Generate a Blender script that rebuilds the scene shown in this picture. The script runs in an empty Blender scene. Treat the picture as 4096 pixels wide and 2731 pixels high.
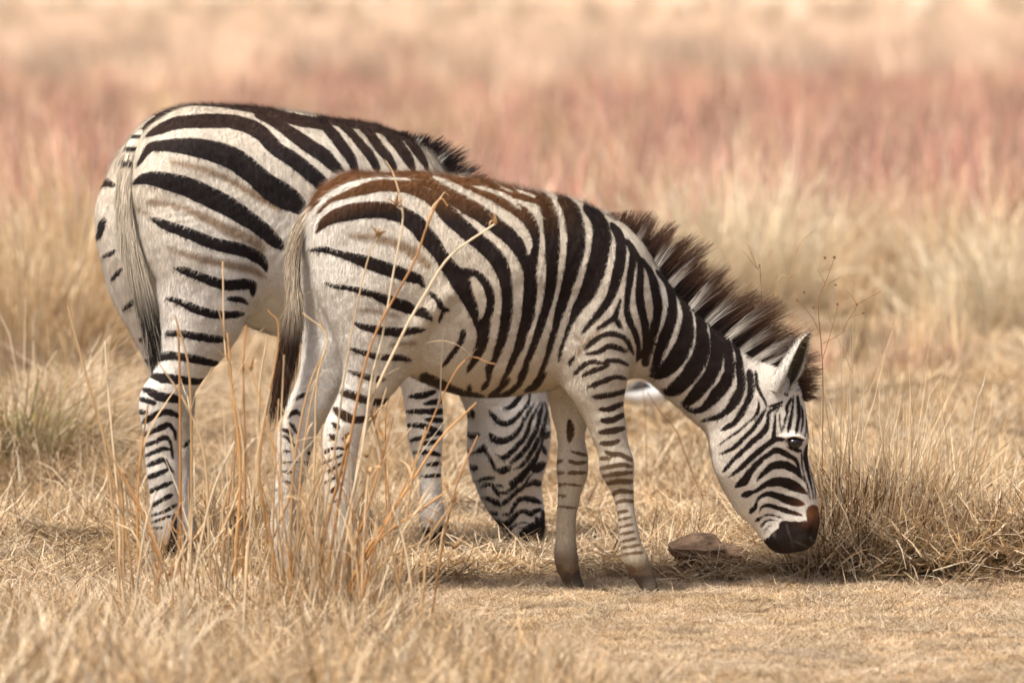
import bpy, math, random
import numpy as np
from mathutils import Vector
R = math.radians
rng = np.random.default_rng(7)
random.seed(7)
sc = bpy.context.scene
# ------------------------------------------------------------------ camera, light, exposure
CAM = np.array([0.0, -20.0, 1.6])
FPX = 30000.0                                  # focal length in pixels of a 4096 wide frame
PITCH = math.atan(1397.5 / FPX)
cd = bpy.data.cameras.new('camera'); cam = bpy.data.objects.new('camera', cd)
sc.collection.objects.link(cam)
cam.location = CAM; cam.rotation_euler = (math.pi / 2 - PITCH, 0, 0)
cd.sensor_width = 36.0; cd.lens = 36.0 * FPX / 4096
cd.clip_start = 0.5; cd.clip_end = 9000
cd.dof.use_dof = True; cd.dof.focus_distance = 20.15; cd.dof.aperture_fstop = 4.2
sc.camera = cam
SUN_AZ, SUN_EL = R(48), R(60)                  # azimuth measured from the camera side towards the left
sdir = np.array([-math.sin(SUN_AZ) * math.cos(SUN_EL), -math.cos(SUN_AZ) * math.cos(SUN_EL), math.sin(SUN_EL)])
w = bpy.data.worlds.new('World'); sc.world = w; w.use_nodes = True
nt = w.node_tree; bg = nt.nodes['Background']
sky = nt.nodes.new('ShaderNodeTexSky'); sky.sky_type = 'NISHITA'; sky.sun_disc = False
sky.sun_elevation = SUN_EL; sky.sun_rotation = math.atan2(sdir[0], sdir[1]); sky.dust_density = 6.0; sky.air_density = 0.7; sky.ozone_density = 0.5
nt.links.new(sky.outputs[0], bg.inputs[0]); bg.inputs[1].default_value = 0.13
sl = bpy.data.lights.new('sun', 'SUN'); so = bpy.data.objects.new('sun', sl); sc.collection.objects.link(so)
sl.energy = 3.5; sl.angle = R(6); sl.color = (1.0, 0.945, 0.85)
so.rotation_euler = Vector(sdir).to_track_quat('Z', 'Y').to_euler()
sc.view_settings.view_transform = 'Standard'; sc.view_settings.look = 'None'
sc.view_settings.exposure = 0.34; sc.view_settings.gamma = 1.0; sc.view_settings.use_curve_mapping = False
sc.cycles.use_denoising = True
sc.cycles.max_bounces = 4; sc.cycles.diffuse_bounces = 2; sc.cycles.use_adaptive_sampling = True; sc.cycles.adaptive_threshold = 0.02; sc.cycles.transparent_max_bounces = 4
COL = sc.collection

# ------------------------------------------------------------------ helpers
CP, SP = math.cos(PITCH), math.sin(PITCH)
FWD = np.array([0, CP, -SP]); UPV = np.array([0, SP, CP]); RGT = np.array([1.0, 0, 0])
def ray(sx, sy):
    return FWD + RGT * ((sx - 2048) / FPX) + UPV * ((1365.5 - sy) / FPX)
def proj(P):
    d = P - CAM; z = d @ FWD
    return np.stack([2048 + FPX * (d @ RGT) / z, 1365.5 - FPX * (d @ UPV) / z], -1)
def on_y(sx, sy, y):
    d = ray(sx, sy); return CAM + d * ((y - CAM[1]) / d[1])
def on_ground(sx, sy, z=0.0):
    d = ray(sx, sy); return CAM + d * ((z - CAM[2]) / d[2])
def mesh_np(name, V, F, mat, parent=None, attrs=None, smooth=True):
    V = np.asarray(V, np.float32); F = np.asarray(F, np.int32)
    me = bpy.data.meshes.new(name)
    me.vertices.add(len(V)); me.vertices.foreach_set('co', V.ravel())
    n = F.shape[1]
    me.loops.add(F.size); me.loops.foreach_set('vertex_index', F.ravel())
    me.polygons.add(len(F)); me.polygons.foreach_set('loop_start', np.arange(0, F.size, n, dtype=np.int32))
    me.polygons.foreach_set('loop_total', np.full(len(F), n, np.int32))
    me.polygons.foreach_set('use_smooth', np.full(len(F), smooth))
    me.update(calc_edges=True)
    for k, a in (attrs or {}).items():
        a = np.asarray(a, np.float32)
        if a.ndim == 1:
            at = me.attributes.new(k, 'FLOAT', 'POINT'); at.data.foreach_set('value', a)
        elif a.shape[1] == 3:
            at = me.attributes.new(k, 'FLOAT_VECTOR', 'POINT'); at.data.foreach_set('vector', a.ravel())
    if mat is not None: me.materials.append(mat)
    o = bpy.data.objects.new(name, me)
    if parent is not False: COL.objects.link(o)
    if parent: o.parent = parent
    return o
def tag(o, label=None, cat=None, group=None, kind=None):
    if label: o['label'] = label
    if cat: o['category'] = cat
    if group: o['group'] = group
    if kind: o['kind'] = kind
    return o
def empty(name, loc, rz=0.0):
    o = bpy.data.objects.new(name, None); COL.objects.link(o)
    o.location = loc; o.rotation_euler = (0, 0, rz); o.empty_display_size = 0.1
    return o
def newmat(name):
    m = bpy.data.materials.new(name); m.use_nodes = True
    return m, m.node_tree, m.node_tree.nodes['Principled BSDF']
def catmull(P, n=8):
    P = np.asarray(P, float)
    if len(P) == 1: return P
    Q = np.vstack([2 * P[0] - P[1], P, 2 * P[-1] - P[-2]])
    out = []
    for i in range(1, len(Q) - 2):
        t = np.linspace(0, 1, n, endpoint=False)[:, None]
        a, b, c, d = Q[i - 1], Q[i], Q[i + 1], Q[i + 2]
        out.append(0.5 * (2 * b + (c - a) * t + (2 * a - 5 * b + 4 * c - d) * t ** 2 + (3 * b - a - 3 * c + d) * t ** 3))
    out.append(P[-1:])
    return np.vstack(out)
def vnoise(P, scale, seed=0):
    """smooth value noise at points P (n,2|3)"""
    P = np.asarray(P, float) * scale; I = np.floor(P).astype(np.int64); f = P - I; f = f * f * (3 - 2 * f)
    dim = P.shape[1]; out = np.zeros(len(P))
    for c in range(2 ** dim):
        h = np.full(len(P), seed * 7919 + 13, np.int64); wgt = np.ones(len(P))
        for d in range(dim):
            b = (c >> d) & 1
            h = (h * 1000003) ^ ((I[:, d] + b) * (73856093, 19349663, 83492791)[d])
            wgt = wgt * (f[:, d] if b else 1 - f[:, d])
        h = (h ^ (h >> 13)) * 1274126177; h = (h ^ (h >> 16)) & 0xFFFF
        out += wgt * (h / 65535.0)
    return out

# ------------------------------------------------------------------ materials
def grass_mat(name, trans=0.35, var=0.25):
    m, t, b = newmat(name); N = t.nodes; L = t.links
    at = N.new('ShaderNodeAttribute'); at.attribute_name = 'col'
    inf = N.new('ShaderNodeObjectInfo')
    mr = N.new('ShaderNodeMapRange'); mr.inputs[3].default_value = 1 - var; mr.inputs[4].default_value = 1 + var
    L.new(inf.outputs['Random'], mr.inputs[0])
    mu = N.new('ShaderNodeVectorMath'); mu.operation = 'SCALE'
    L.new(at.outputs['Vector'], mu.inputs[0]); L.new(mr.outputs[0], mu.inputs['Scale'])
    d = N.new('ShaderNodeBsdfDiffuse'); tr = N.new('ShaderNodeBsdfTranslucent'); mx = N.new('ShaderNodeMixShader')
    L.new(mu.outputs[0], d.inputs[0]); L.new(mu.outputs[0], tr.inputs[0])
    mx.inputs[0].default_value = trans
    L.new(d.outputs[0], mx.inputs[1]); L.new(tr.outputs[0], mx.inputs[2])
    L.new(mx.outputs[0], N['Material Output'].inputs[0]); N.remove(b)
    return m
M_GRASS = grass_mat('dry_grass', 0.22)
M_TUFT = grass_mat('tuft_grass', 0.25, 0.06); M_FARG = grass_mat('far_grass', 0.3, 0.55)

def ground_mat():
    m, t, b = newmat('dry_ground'); N = t.nodes; L = t.links
    tc = N.new('ShaderNodeTexCoord')
    def noise(s, det=6):
        n = N.new('ShaderNodeTexNoise'); n.inputs['Scale'].default_value = s; n.inputs['Detail'].default_value = det
        L.new(tc.outputs['Object'], n.inputs['Vector']); return n
    r = N.new('ShaderNodeValToRGB'); e = r.color_ramp.elements
    e[0].position = 0.35; e[0].color = (0.16, 0.10, 0.055, 1); e[1].position = 0.68; e[1].color = (0.50, 0.37, 0.21, 1)
    r2 = N.new('ShaderNodeValToRGB'); e = r2.color_ramp.elements
    e[0].position = 0.3; e[0].color = (0.66, 0.51, 0.36, 1); e[1].position = 0.7; e[1].color = (0.76, 0.62, 0.47, 1)
    n1 = noise(30.0); n2 = noise(0.05, 4); L.new(n1.outputs[0], r.inputs[0]); L.new(n2.outputs[0], r2.inputs[0])
    sep = N.new('ShaderNodeSeparateXYZ'); L.new(tc.outputs['Object'], sep.inputs[0])
    mr = N.new('ShaderNodeMapRange'); mr.inputs[1].default_value = 8; mr.inputs[2].default_value = 40; L.new(sep.outputs[1], mr.inputs[0])
    mx = N.new('ShaderNodeMix'); mx.data_type = 'RGBA'
    L.new(mr.outputs[0], mx.inputs[0]); L.new(r.outputs[0], mx.inputs[6]); L.new(r2.outputs[0], mx.inputs[7])
    L.new(mx.outputs[2], b.inputs['Base Color']); b.inputs['Roughness'].default_value = 0.95
    b.inputs['Specular IOR Level'].default_value = 0.1
    bp = N.new('ShaderNodeBump'); bp.inputs['Strength'].default_value = 0.6; bp.inputs['Distance'].default_value = 0.02
    L.new(n1.outputs[0], bp.inputs['Height']); L.new(bp.outputs[0], b.inputs['Normal'])
    return m

def coat_mat(name, use_nrm=False):
    m, t, b = newmat(name); N = t.nodes; L = t.links
    def attr(n):
        a = N.new('ShaderNodeAttribute'); a.attribute_name = n; return a
    def math_(op, a, bb):
        x = N.new('ShaderNodeMath'); x.operation = op
        for i, v in enumerate((a, bb)):
            if isinstance(v, (int, float)): x.inputs[i].default_value = v
            else: L.new(v, x.inputs[i])
        return x.outputs[0]
    tc = N.new('ShaderNodeTexCoord')
    mp = N.new('ShaderNodeMapping'); mp.inputs['Scale'].default_value = (1.0, 1.0, 0.28)
    L.new(tc.outputs['Object'], mp.inputs['Vector'])
    def noise(s, det=2):
        n = N.new('ShaderNodeTexNoise'); n.inputs['Scale'].default_value = s; n.inputs['Detail'].default_value = det
        L.new(mp.outputs[0], n.inputs['Vector']); return n.outputs[0]
    n1 = noise(60); n2 = noise(420, 1); n3 = noise(16, 3)
    f = attr('stripe').outputs['Fac']
    f = math_('ADD', f, math_('MULTIPLY', math_('SUBTRACT', n1, 0.5), 0.006))
    f = math_('ADD', f, math_('MULTIPLY', math_('SUBTRACT', n2, 0.5), 0.007))
    mr = N.new('ShaderNodeMapRange'); mr.interpolation_type = 'SMOOTHSTEP'
    mr.inputs[1].default_value = -0.0022; mr.inputs[2].default_value = 0.0022; L.new(f, mr.inputs[0])
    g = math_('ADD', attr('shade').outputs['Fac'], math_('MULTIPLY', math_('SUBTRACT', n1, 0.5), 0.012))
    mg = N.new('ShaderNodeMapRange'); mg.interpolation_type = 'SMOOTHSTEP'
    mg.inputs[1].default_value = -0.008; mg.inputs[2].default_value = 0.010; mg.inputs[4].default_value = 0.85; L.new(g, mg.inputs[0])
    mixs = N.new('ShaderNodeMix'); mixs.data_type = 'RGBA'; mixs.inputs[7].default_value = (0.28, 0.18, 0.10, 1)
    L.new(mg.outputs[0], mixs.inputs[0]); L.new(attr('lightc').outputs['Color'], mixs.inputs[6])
    va = N.new('ShaderNodeMapRange'); va.inputs[1].default_value = 0.25; va.inputs[2].default_value = 0.75
    va.inputs[3].default_value = 0.74; va.inputs[4].default_value = 1.12; L.new(n2, va.inputs[0])
    vb = N.new('ShaderNodeMapRange'); vb.inputs[3].default_value = 0.86; vb.inputs[4].default_value = 1.1; L.new(n3, vb.inputs[0])
    mx = N.new('ShaderNodeMix'); mx.data_type = 'RGBA'
    L.new(mr.outputs[0], mx.inputs[0]); L.new(mixs.outputs[2], mx.inputs[6]); L.new(attr('darkc').outputs['Color'], mx.inputs[7])
    sc_ = N.new('ShaderNodeVectorMath'); sc_.operation = 'SCALE'
    L.new(mx.outputs[2], sc_.inputs[0]); L.new(math_('MULTIPLY', va.outputs[0], vb.outputs[0]), sc_.inputs['Scale'])
    L.new(sc_.outputs[0], b.inputs['Base Color'])
    b.inputs['Roughness'].default_value = 0.7; b.inputs['Specular IOR Level'].default_value = 0.10
    b.inputs['Sheen Weight'].default_value = 0.03; b.inputs['Sheen Roughness'].default_value = 0.5
    if use_nrm:
        L.new(attr('nrm').outputs['Vector'], b.inputs['Normal'])
    else:
        bp = N.new('ShaderNodeBump'); bp.inputs['Strength'].default_value = 0.35; bp.inputs['Distance'].default_value = 0.003
        L.new(n2, bp.inputs['Height']); L.new(bp.outputs[0], b.inputs['Normal'])
    return m
M_COAT = coat_mat('zebra_coat'); M_FUR = coat_mat('zebra_fur', True)
def hair_mat():
    m, t, b = newmat('zebra_hair'); N = t.nodes; L = t.links
    a = N.new('ShaderNodeAttribute'); a.attribute_name = 'col'; L.new(a.outputs['Vector'], b.inputs['Base Color'])
    b.inputs['Roughness'].default_value = 0.6; b.inputs['Specular IOR Level'].default_value = 0.12
    return m
M_HAIR = hair_mat()
def plain(name, col, rough=0.6, spec=0.4, nscale=40, namp=0.25, bump=0.0):
    m, t, b = newmat(name); N = t.nodes; L = t.links
    tc = N.new('ShaderNodeTexCoord'); n = N.new('ShaderNodeTexNoise'); n.inputs['Scale'].default_value = nscale; n.inputs['Detail'].default_value = 5
    L.new(tc.outputs['Object'], n.inputs['Vector'])
    r = N.new('ShaderNodeValToRGB'); e = r.color_ramp.elements
    e[0].position = 0.3; e[1].position = 0.7
    e[0].color = tuple(c * (1 - namp) for c in col) + (1,); e[1].color = tuple(min(1, c * (1 + namp)) for c in col) + (1,)
    L.new(n.outputs[0], r.inputs[0]); L.new(r.outputs[0], b.inputs['Base Color'])
    b.inputs['Roughness'].default_value = rough; b.inputs['Specular IOR Level'].default_value = spec
    if bump:
        bp = N.new('ShaderNodeBump'); bp.inputs['Strength'].default_value = 0.7; bp.inputs['Distance'].default_value = bump
        L.new(n.outputs[0], bp.inputs['Height']); L.new(bp.outputs[0], b.inputs['Normal'])
    return m
M_EYE = plain('eye_wet', (0.012, 0.008, 0.006), 0.08, 0.6)
M_ROCK = plain('rock', (0.16, 0.105, 0.072), 0.95, 0.1, 22, 0.55, 0.02)
M_WHITE = plain('white_feathers', (0.75, 0.75, 0.74), 0.8, 0.2, 60, 0.08)
M_BLACK = plain('black_feathers', (0.03, 0.03, 0.032), 0.7, 0.3, 60, 0.2)
M_GREY = plain('grey_feathers', (0.32, 0.31, 0.30), 0.8, 0.2, 60, 0.15)
M_TWIG = plain('twig', (0.30, 0.15, 0.07), 0.8, 0.2, 30, 0.3)
M_GROUND = ground_mat()

# ------------------------------------------------------------------ ground
def gh(x, y):
    P = np.stack([np.ravel(x), np.ravel(y)], 1)
    z = (vnoise(P, 0.9, 1) - 0.5) * 0.05 + (vnoise(P, 4.0, 2) - 0.5) * 0.022 + (vnoise(P, 0.12, 3) - 0.5) * 0.12 * np.clip((P[:, 1] - 4) / 10, 0, 1)
    calm = np.clip((np.hypot(P[:, 0], P[:, 1] - 0.3) - 1.4) / 1.0, 0.35, 1)
    z = z * calm
    z += 0.09 * np.exp(-((P[:, 0] - 0.98) ** 2 / 0.06 + (P[:, 1] - 0.75) ** 2 / 0.10))      # under the tuft the foal grazes
    z += 0.10 * np.exp(-((P[:, 0] - 1.42) ** 2 / 0.03 + (P[:, 1] - 0.45) ** 2 / 0.04))
    z += 0.10 * np.exp(-((P[:, 0] + 1.35) ** 2 / 0.10 + (P[:, 1] - 3.2) ** 2 / 0.35))
    z += 0.05 * np.exp(-((P[:, 0] + 1.2) ** 2 / 0.2 + (P[:, 1] - 1.3) ** 2 / 0.2))
    far = np.clip((P[:, 1] - 150) / 3000, 0, None)
    return (z + far * 1.0).reshape(np.shape(x))
def build_ground():
    ys = np.concatenate([np.arange(-10, 6, 0.06), np.geomspace(6, 6000, 130)])
    xs = np.concatenate([-np.geomspace(6, 5000, 50)[::-1], np.arange(-5.9, 5.95, 0.08), np.geomspace(6, 5000, 50)])
    X, Y = np.meshgrid(xs, ys); V = np.stack([X, Y, gh(X, Y)], -1).reshape(-1, 3)
    a, b = len(ys), len(xs); I = np.arange(a * b).reshape(a, b)
    F = np.stack([I[:-1, :-1], I[:-1, 1:], I[1:, 1:], I[1:, :-1]], -1).reshape(-1, 4)
    o = mesh_np('ground', V, F, M_GROUND); tag(o, 'dry bare soil of the savanna plain', 'ground', kind='structure')
build_ground()

# ------------------------------------------------------------------ zebra: implicit body
class Frame:
    def __init__(s, sx, sy, y, yaw):
        p = on_ground(sx, sy); p = on_y(sx, sy, y)
        s.o = np.array([p[0], p[1], 0.0]); s.f = np.array([math.cos(yaw), math.sin(yaw), 0]); s.l = np.array([-math.sin(yaw), math.cos(yaw), 0])
        s.yaw = yaw
    def pt(s, sx, sy, v=0.0):
        d = ray(sx, sy); t = (v + (s.o - CAM) @ s.l) / (d @ s.l); p = CAM + d * t - s.o
        return np.array([p @ s.f, v, p[2]]), t / FPX          # local point, metres per pixel there
    def world(s, Q):
        return s.o + Q[:, :1] * s.f + Q[:, 1:2] * s.l + Q[:, 2:3] * np.array([0, 0, 1.0])

def surface_nets(F, org, h):
    ins = F < 0
    s = [slice(None, -1), slice(1, None)]
    cnt = sum(ins[s[a], s[b], s[c]].astype(np.int8) for a in (0, 1) for b in (0, 1) for c in (0, 1))
    act = (cnt > 0) & (cnt < 8)
    idx = -np.ones(act.shape, np.int32); C = np.argwhere(act); idx[act] = np.arange(len(C))
    corner = {}
    for a in (0, 1):
        for b in (0, 1):
            for c in (0, 1): corner[a, b, c] = F[C[:, 0] + a, C[:, 1] + b, C[:, 2] + c]
    S = np.zeros((len(C), 3)); K = np.zeros(len(C))
    cs = list(corner)
    for p in cs:
        for ax in range(3):
            if p[ax] == 0:
                q = list(p); q[ax] = 1; q = tuple(q)
                f0, f1 = corner[p], corner[q]; m = (f0 < 0) != (f1 < 0)
                t = np.where(m, f0 / np.where(m, f0 - f1, 1), 0)
                pos = np.array(p, float)[None].repeat(len(C), 0); pos[:, ax] += t
                S += pos * m[:, None]; K += m
    V = org + (C + S / K[:, None]) * h
    Q = []
    for ax in range(3):
        o1, o2 = (ax + 1) % 3, (ax + 2) % 3
        a = [slice(None)] * 3; b = [slice(None)] * 3; a[ax] = slice(None, -1); b[ax] = slice(1, None)
        i0, i1 = ins[tuple(a)], ins[tuple(b)]
        E_ = np.argwhere(i0 != i1); E_ = E_[(E_[:, o1] > 0) & (E_[:, o2] > 0)]
        sgn = i0[E_[:, 0], E_[:, 1], E_[:, 2]]
        def at(d1, d2):
            G = E_.copy(); G[:, o1] -= d1; G[:, o2] -= d2; return idx[G[:, 0], G[:, 1], G[:, 2]]
        q = np.stack([at(1, 1), at(0, 1), at(0, 0), at(1, 0)], 1)
        q[~sgn] = q[~sgn][:, ::-1]; Q.append(q)
    Q = np.vstack(Q); Q = Q[(Q >= 0).all(1)]
    return V, Q
def smooth_mesh(V, Q, it=2, lam=0.5):
    E_ = np.vstack([Q[:, [0, 1]], Q[:, [1, 2]], Q[:, [2, 3]], Q[:, [3, 0]]])
    n = np.bincount(E_[:, 0], minlength=len(V)) + np.bincount(E_[:, 1], minlength=len(V))
    for _ in range(it):
        A = np.zeros_like(V)
        for k in range(3):
            A[:, k] = np.bincount(E_[:, 0], V[E_[:, 1], k], len(V)) + np.bincount(E_[:, 1], V[E_[:, 0], k], len(V))
        V = V + lam * (A / np.maximum(n, 1)[:, None] - V)
    return V

def build_field(fr, parts, h):
    """parts: (name, [(sx, sy, r_px, lat, v)...], k, power, sub)"""
    P = []
    for name, pts, k, pw, sub in parts:
        L = []
        for sx, sy, r, lat, v in pts:
            q, m = fr.pt(sx, sy, v); L.append((q[0], q[2], r * m, lat, v))
        P.append((name, catmull(L, 6), k, pw, sub))
    A = np.vstack([p[1] for p in P])
    lo = np.array([(A[:, 0] - A[:, 2]).min(), (A[:, 4] - A[:, 3]).min(), (A[:, 1] - A[:, 2]).min()]) - 0.04
    hi = np.array([(A[:, 0] + A[:, 2]).max(), (A[:, 4] + A[:, 3]).max(), (A[:, 1] + A[:, 2]).max()]) + 0.04
    n = np.ceil((hi - lo) / h).astype(int) + 1
    F = np.full(n, 1.0, np.float32); ID = np.zeros(n, np.int8); BEST = np.full(n, 1.0, np.float32)
    for pi, (name, S, k, pw, sub) in enumerate(P):
        mg = 0.05
        b0 = np.maximum(((np.array([(S[:, 0] - S[:, 2]).min(), (S[:, 4] - S[:, 3]).min(), (S[:, 1] - S[:, 2]).min()]) - mg - lo) / h).astype(int), 0)
        b1 = np.minimum(((np.array([(S[:, 0] + S[:, 2]).max(), (S[:, 4] + S[:, 3]).max(), (S[:, 1] + S[:, 2]).max()]) + mg - lo) / h).astype(int) + 1, n)
        u = lo[0] + np.arange(b0[0], b1[0]) * h; wv = lo[2] + np.arange(b0[2], b1[2]) * h; v = lo[1] + np.arange(b0[1], b1[1]) * h
        U, W = np.meshgrid(u, wv, indexing='ij')
        best = np.full(U.shape, 9.0); D = np.zeros(U.shape); RR = np.ones(U.shape); LA = np.ones(U.shape); V0 = np.zeros(U.shape)
        segs = list(zip(S[:-1], S[1:])) if len(S) > 1 else [(S[0], S[0])]
        for a, b in segs:
            d = b[:2] - a[:2]; ll = max(d @ d, 1e-9)
            t = np.clip(((U - a[0]) * d[0] + (W - a[1]) * d[1]) / ll, 0, 1)
            dist = np.hypot(U - a[0] - t * d[0], W - a[1] - t * d[1])
            r = a[2] + t * (b[2] - a[2]); sc_ = dist - r; m = sc_ < best
            best[m] = sc_[m]; D[m] = dist[m]; RR[m] = r[m]; LA[m] = (a[3] + t * (b[3] - a[3]))[m]; V0[m] = (a[4] + t * (b[4] - a[4]))[m]
        D, RR, LA, V0 = (x[:, None, :].astype(np.float32) for x in (D, RR, LA, V0))
        vv = v[None, :, None].astype(np.float32)
        f = ((D / RR) ** pw + np.abs((vv - V0) / LA) ** pw) ** (1 / pw)
        f = (f - 1) * np.minimum(RR, LA)
        sl_ = tuple(slice(b0[i], b1[i]) for i in range(3)); G = F[sl_]
        if sub:
            F[sl_] = np.maximum(G, -f)
        else:
            hh = np.clip(0.5 + 0.5 * (G - f) / k, 0, 1)
            F[sl_] = G + (f - G) * hh - k * hh * (1 - hh)
            B = BEST[sl_]; m = f < B; ID[sl_][m] = pi; B[m] = f[m]
    V, Q = surface_nets(F, lo, h)
    V = smooth_mesh(V, Q, 3, 0.5)
    e1, e2 = V[Q[:, 2]] - V[Q[:, 0]], V[Q[:, 3]] - V[Q[:, 1]]; fn = np.cross(e1, e2); vn = np.zeros_like(V)
    for k in range(4):
        for c in range(3): vn[:, c] += np.bincount(Q[:, k], fn[:, c], len(V))
    vn /= np.maximum(np.linalg.norm(vn, axis=1), 1e-12)[:, None]
    V = V + vn * (0.012 * (vnoise(V, 8, 41) - .5) + 0.005 * (vnoise(V, 22, 42) - .5) + .002 * (vnoise(V, 60, 43) - .5))[:, None]
    ii = np.clip(np.round((V - lo) / h).astype(int), 0, n - 1)
    return V, Q, ID[ii[:, 0], ii[:, 1], ii[:, 2]]

CROP = {'C1': (300, 350, 1.568), 'C2': (1000, 550, 1.568), 'C3': (1700, 700, 1.568), 'C4': (2400, 800, 1.568), 'C5': (2700, 1300, 1.568),
        'C6': (1000, 1400, 1.568), 'C7': (400, 1300, 1.568), 'C8': (1600, 1450, 1.568), 'E1': (2800, 1500, 3.136), 'E2': (2800, 1750, 3.136),
        'E3': (2950, 1250, 3.92), 'A1': (1800, 1500, 3.136), 'A2': (1800, 1750, 3.136), 'T1': (350, 400, 3.136), 'L1': (1050, 1550, 3.136)}
def parse(txt):
    """lines 'crop x,y,w x,y,w' -> strokes (op, array sx,sy,w)"""
    out = []; cr = None
    for ln in txt.strip().splitlines():
        tk = ln.split()
        if not tk: continue
        op = 1
        if tk[0] in CROP: cr = CROP[tk[0]]; tk = tk[1:]
        if tk and tk[0] == '-': op = -1; tk = tk[1:]
        if not tk: continue
        P = np.array([[float(z) for z in q.split(',')] for q in tk])
        P = np.stack([cr[0] + P[:, 0] / cr[2], cr[1] + P[:, 1] / cr[2], P[:, 2] / cr[2]], 1)
        if op > 0:
            if cr[2] > 2: P[:, 2] = np.where(P[:, 2] > 4.2, P[:, 2] * 1.22 + 1.5, P[:, 2] * 1.06 + 0.9)
            else: P[:, 2] = P[:, 2] * 1.10 + 2.6 + 1.6 * np.clip((P[:, 0] - 2450) / 100, 0, 1)
            if len(P) > 1:                                   # pointed ends
                for e, q in ((0, 1), (-1, -2)):
                    if P[e, 2] < 16:
                        d = P[e, :2] - P[q, :2]; d = d / max(np.linalg.norm(d), 1e-6) * (1.2 * P[e, 2] + 5)
                        x = np.array([[P[e, 0] + d[0], P[e, 1] + d[1], -1.5]]); P[e, 2] *= 0.9
                        P = np.vstack([x, P]) if e == 0 else np.vstack([P, x])
        out.append((op, catmull(P, 5)))
    return out
def stroke_field(S, strokes, f=None):
    """signed stripe field in source pixels at projected points S"""
    if f is None: f = np.full(len(S), -40.0)
    for op, P in strokes:
        mgn = 42 + P[:, 2].max()
        m = (S[:, 0] > P[:, 0].min() - mgn) & (S[:, 0] < P[:, 0].max() + mgn) & (S[:, 1] > P[:, 1].min() - mgn) & (S[:, 1] < P[:, 1].max() + mgn)
        if not m.any(): continue
        X = S[m]; g = np.full(len(X), -40.0)
        if len(P) == 1: P = np.vstack([P, P + [0.01, 0, 0]])
        for a, b in zip(P[:-1], P[1:]):
            d = b[:2] - a[:2]; ll = max(d @ d, 1e-9)
            t = np.clip(((X - a[:2]) @ d) / ll, 0, 1)
            g = np.maximum(g, a[2] + t * (b[2] - a[2]) - np.hypot(X[:, 0] - a[0] - t * d[0], X[:, 1] - a[1] - t * d[1]))
        f[m] = np.maximum(f[m], g) if op > 0 else np.minimum(f[m], -g)
    return f

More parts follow.
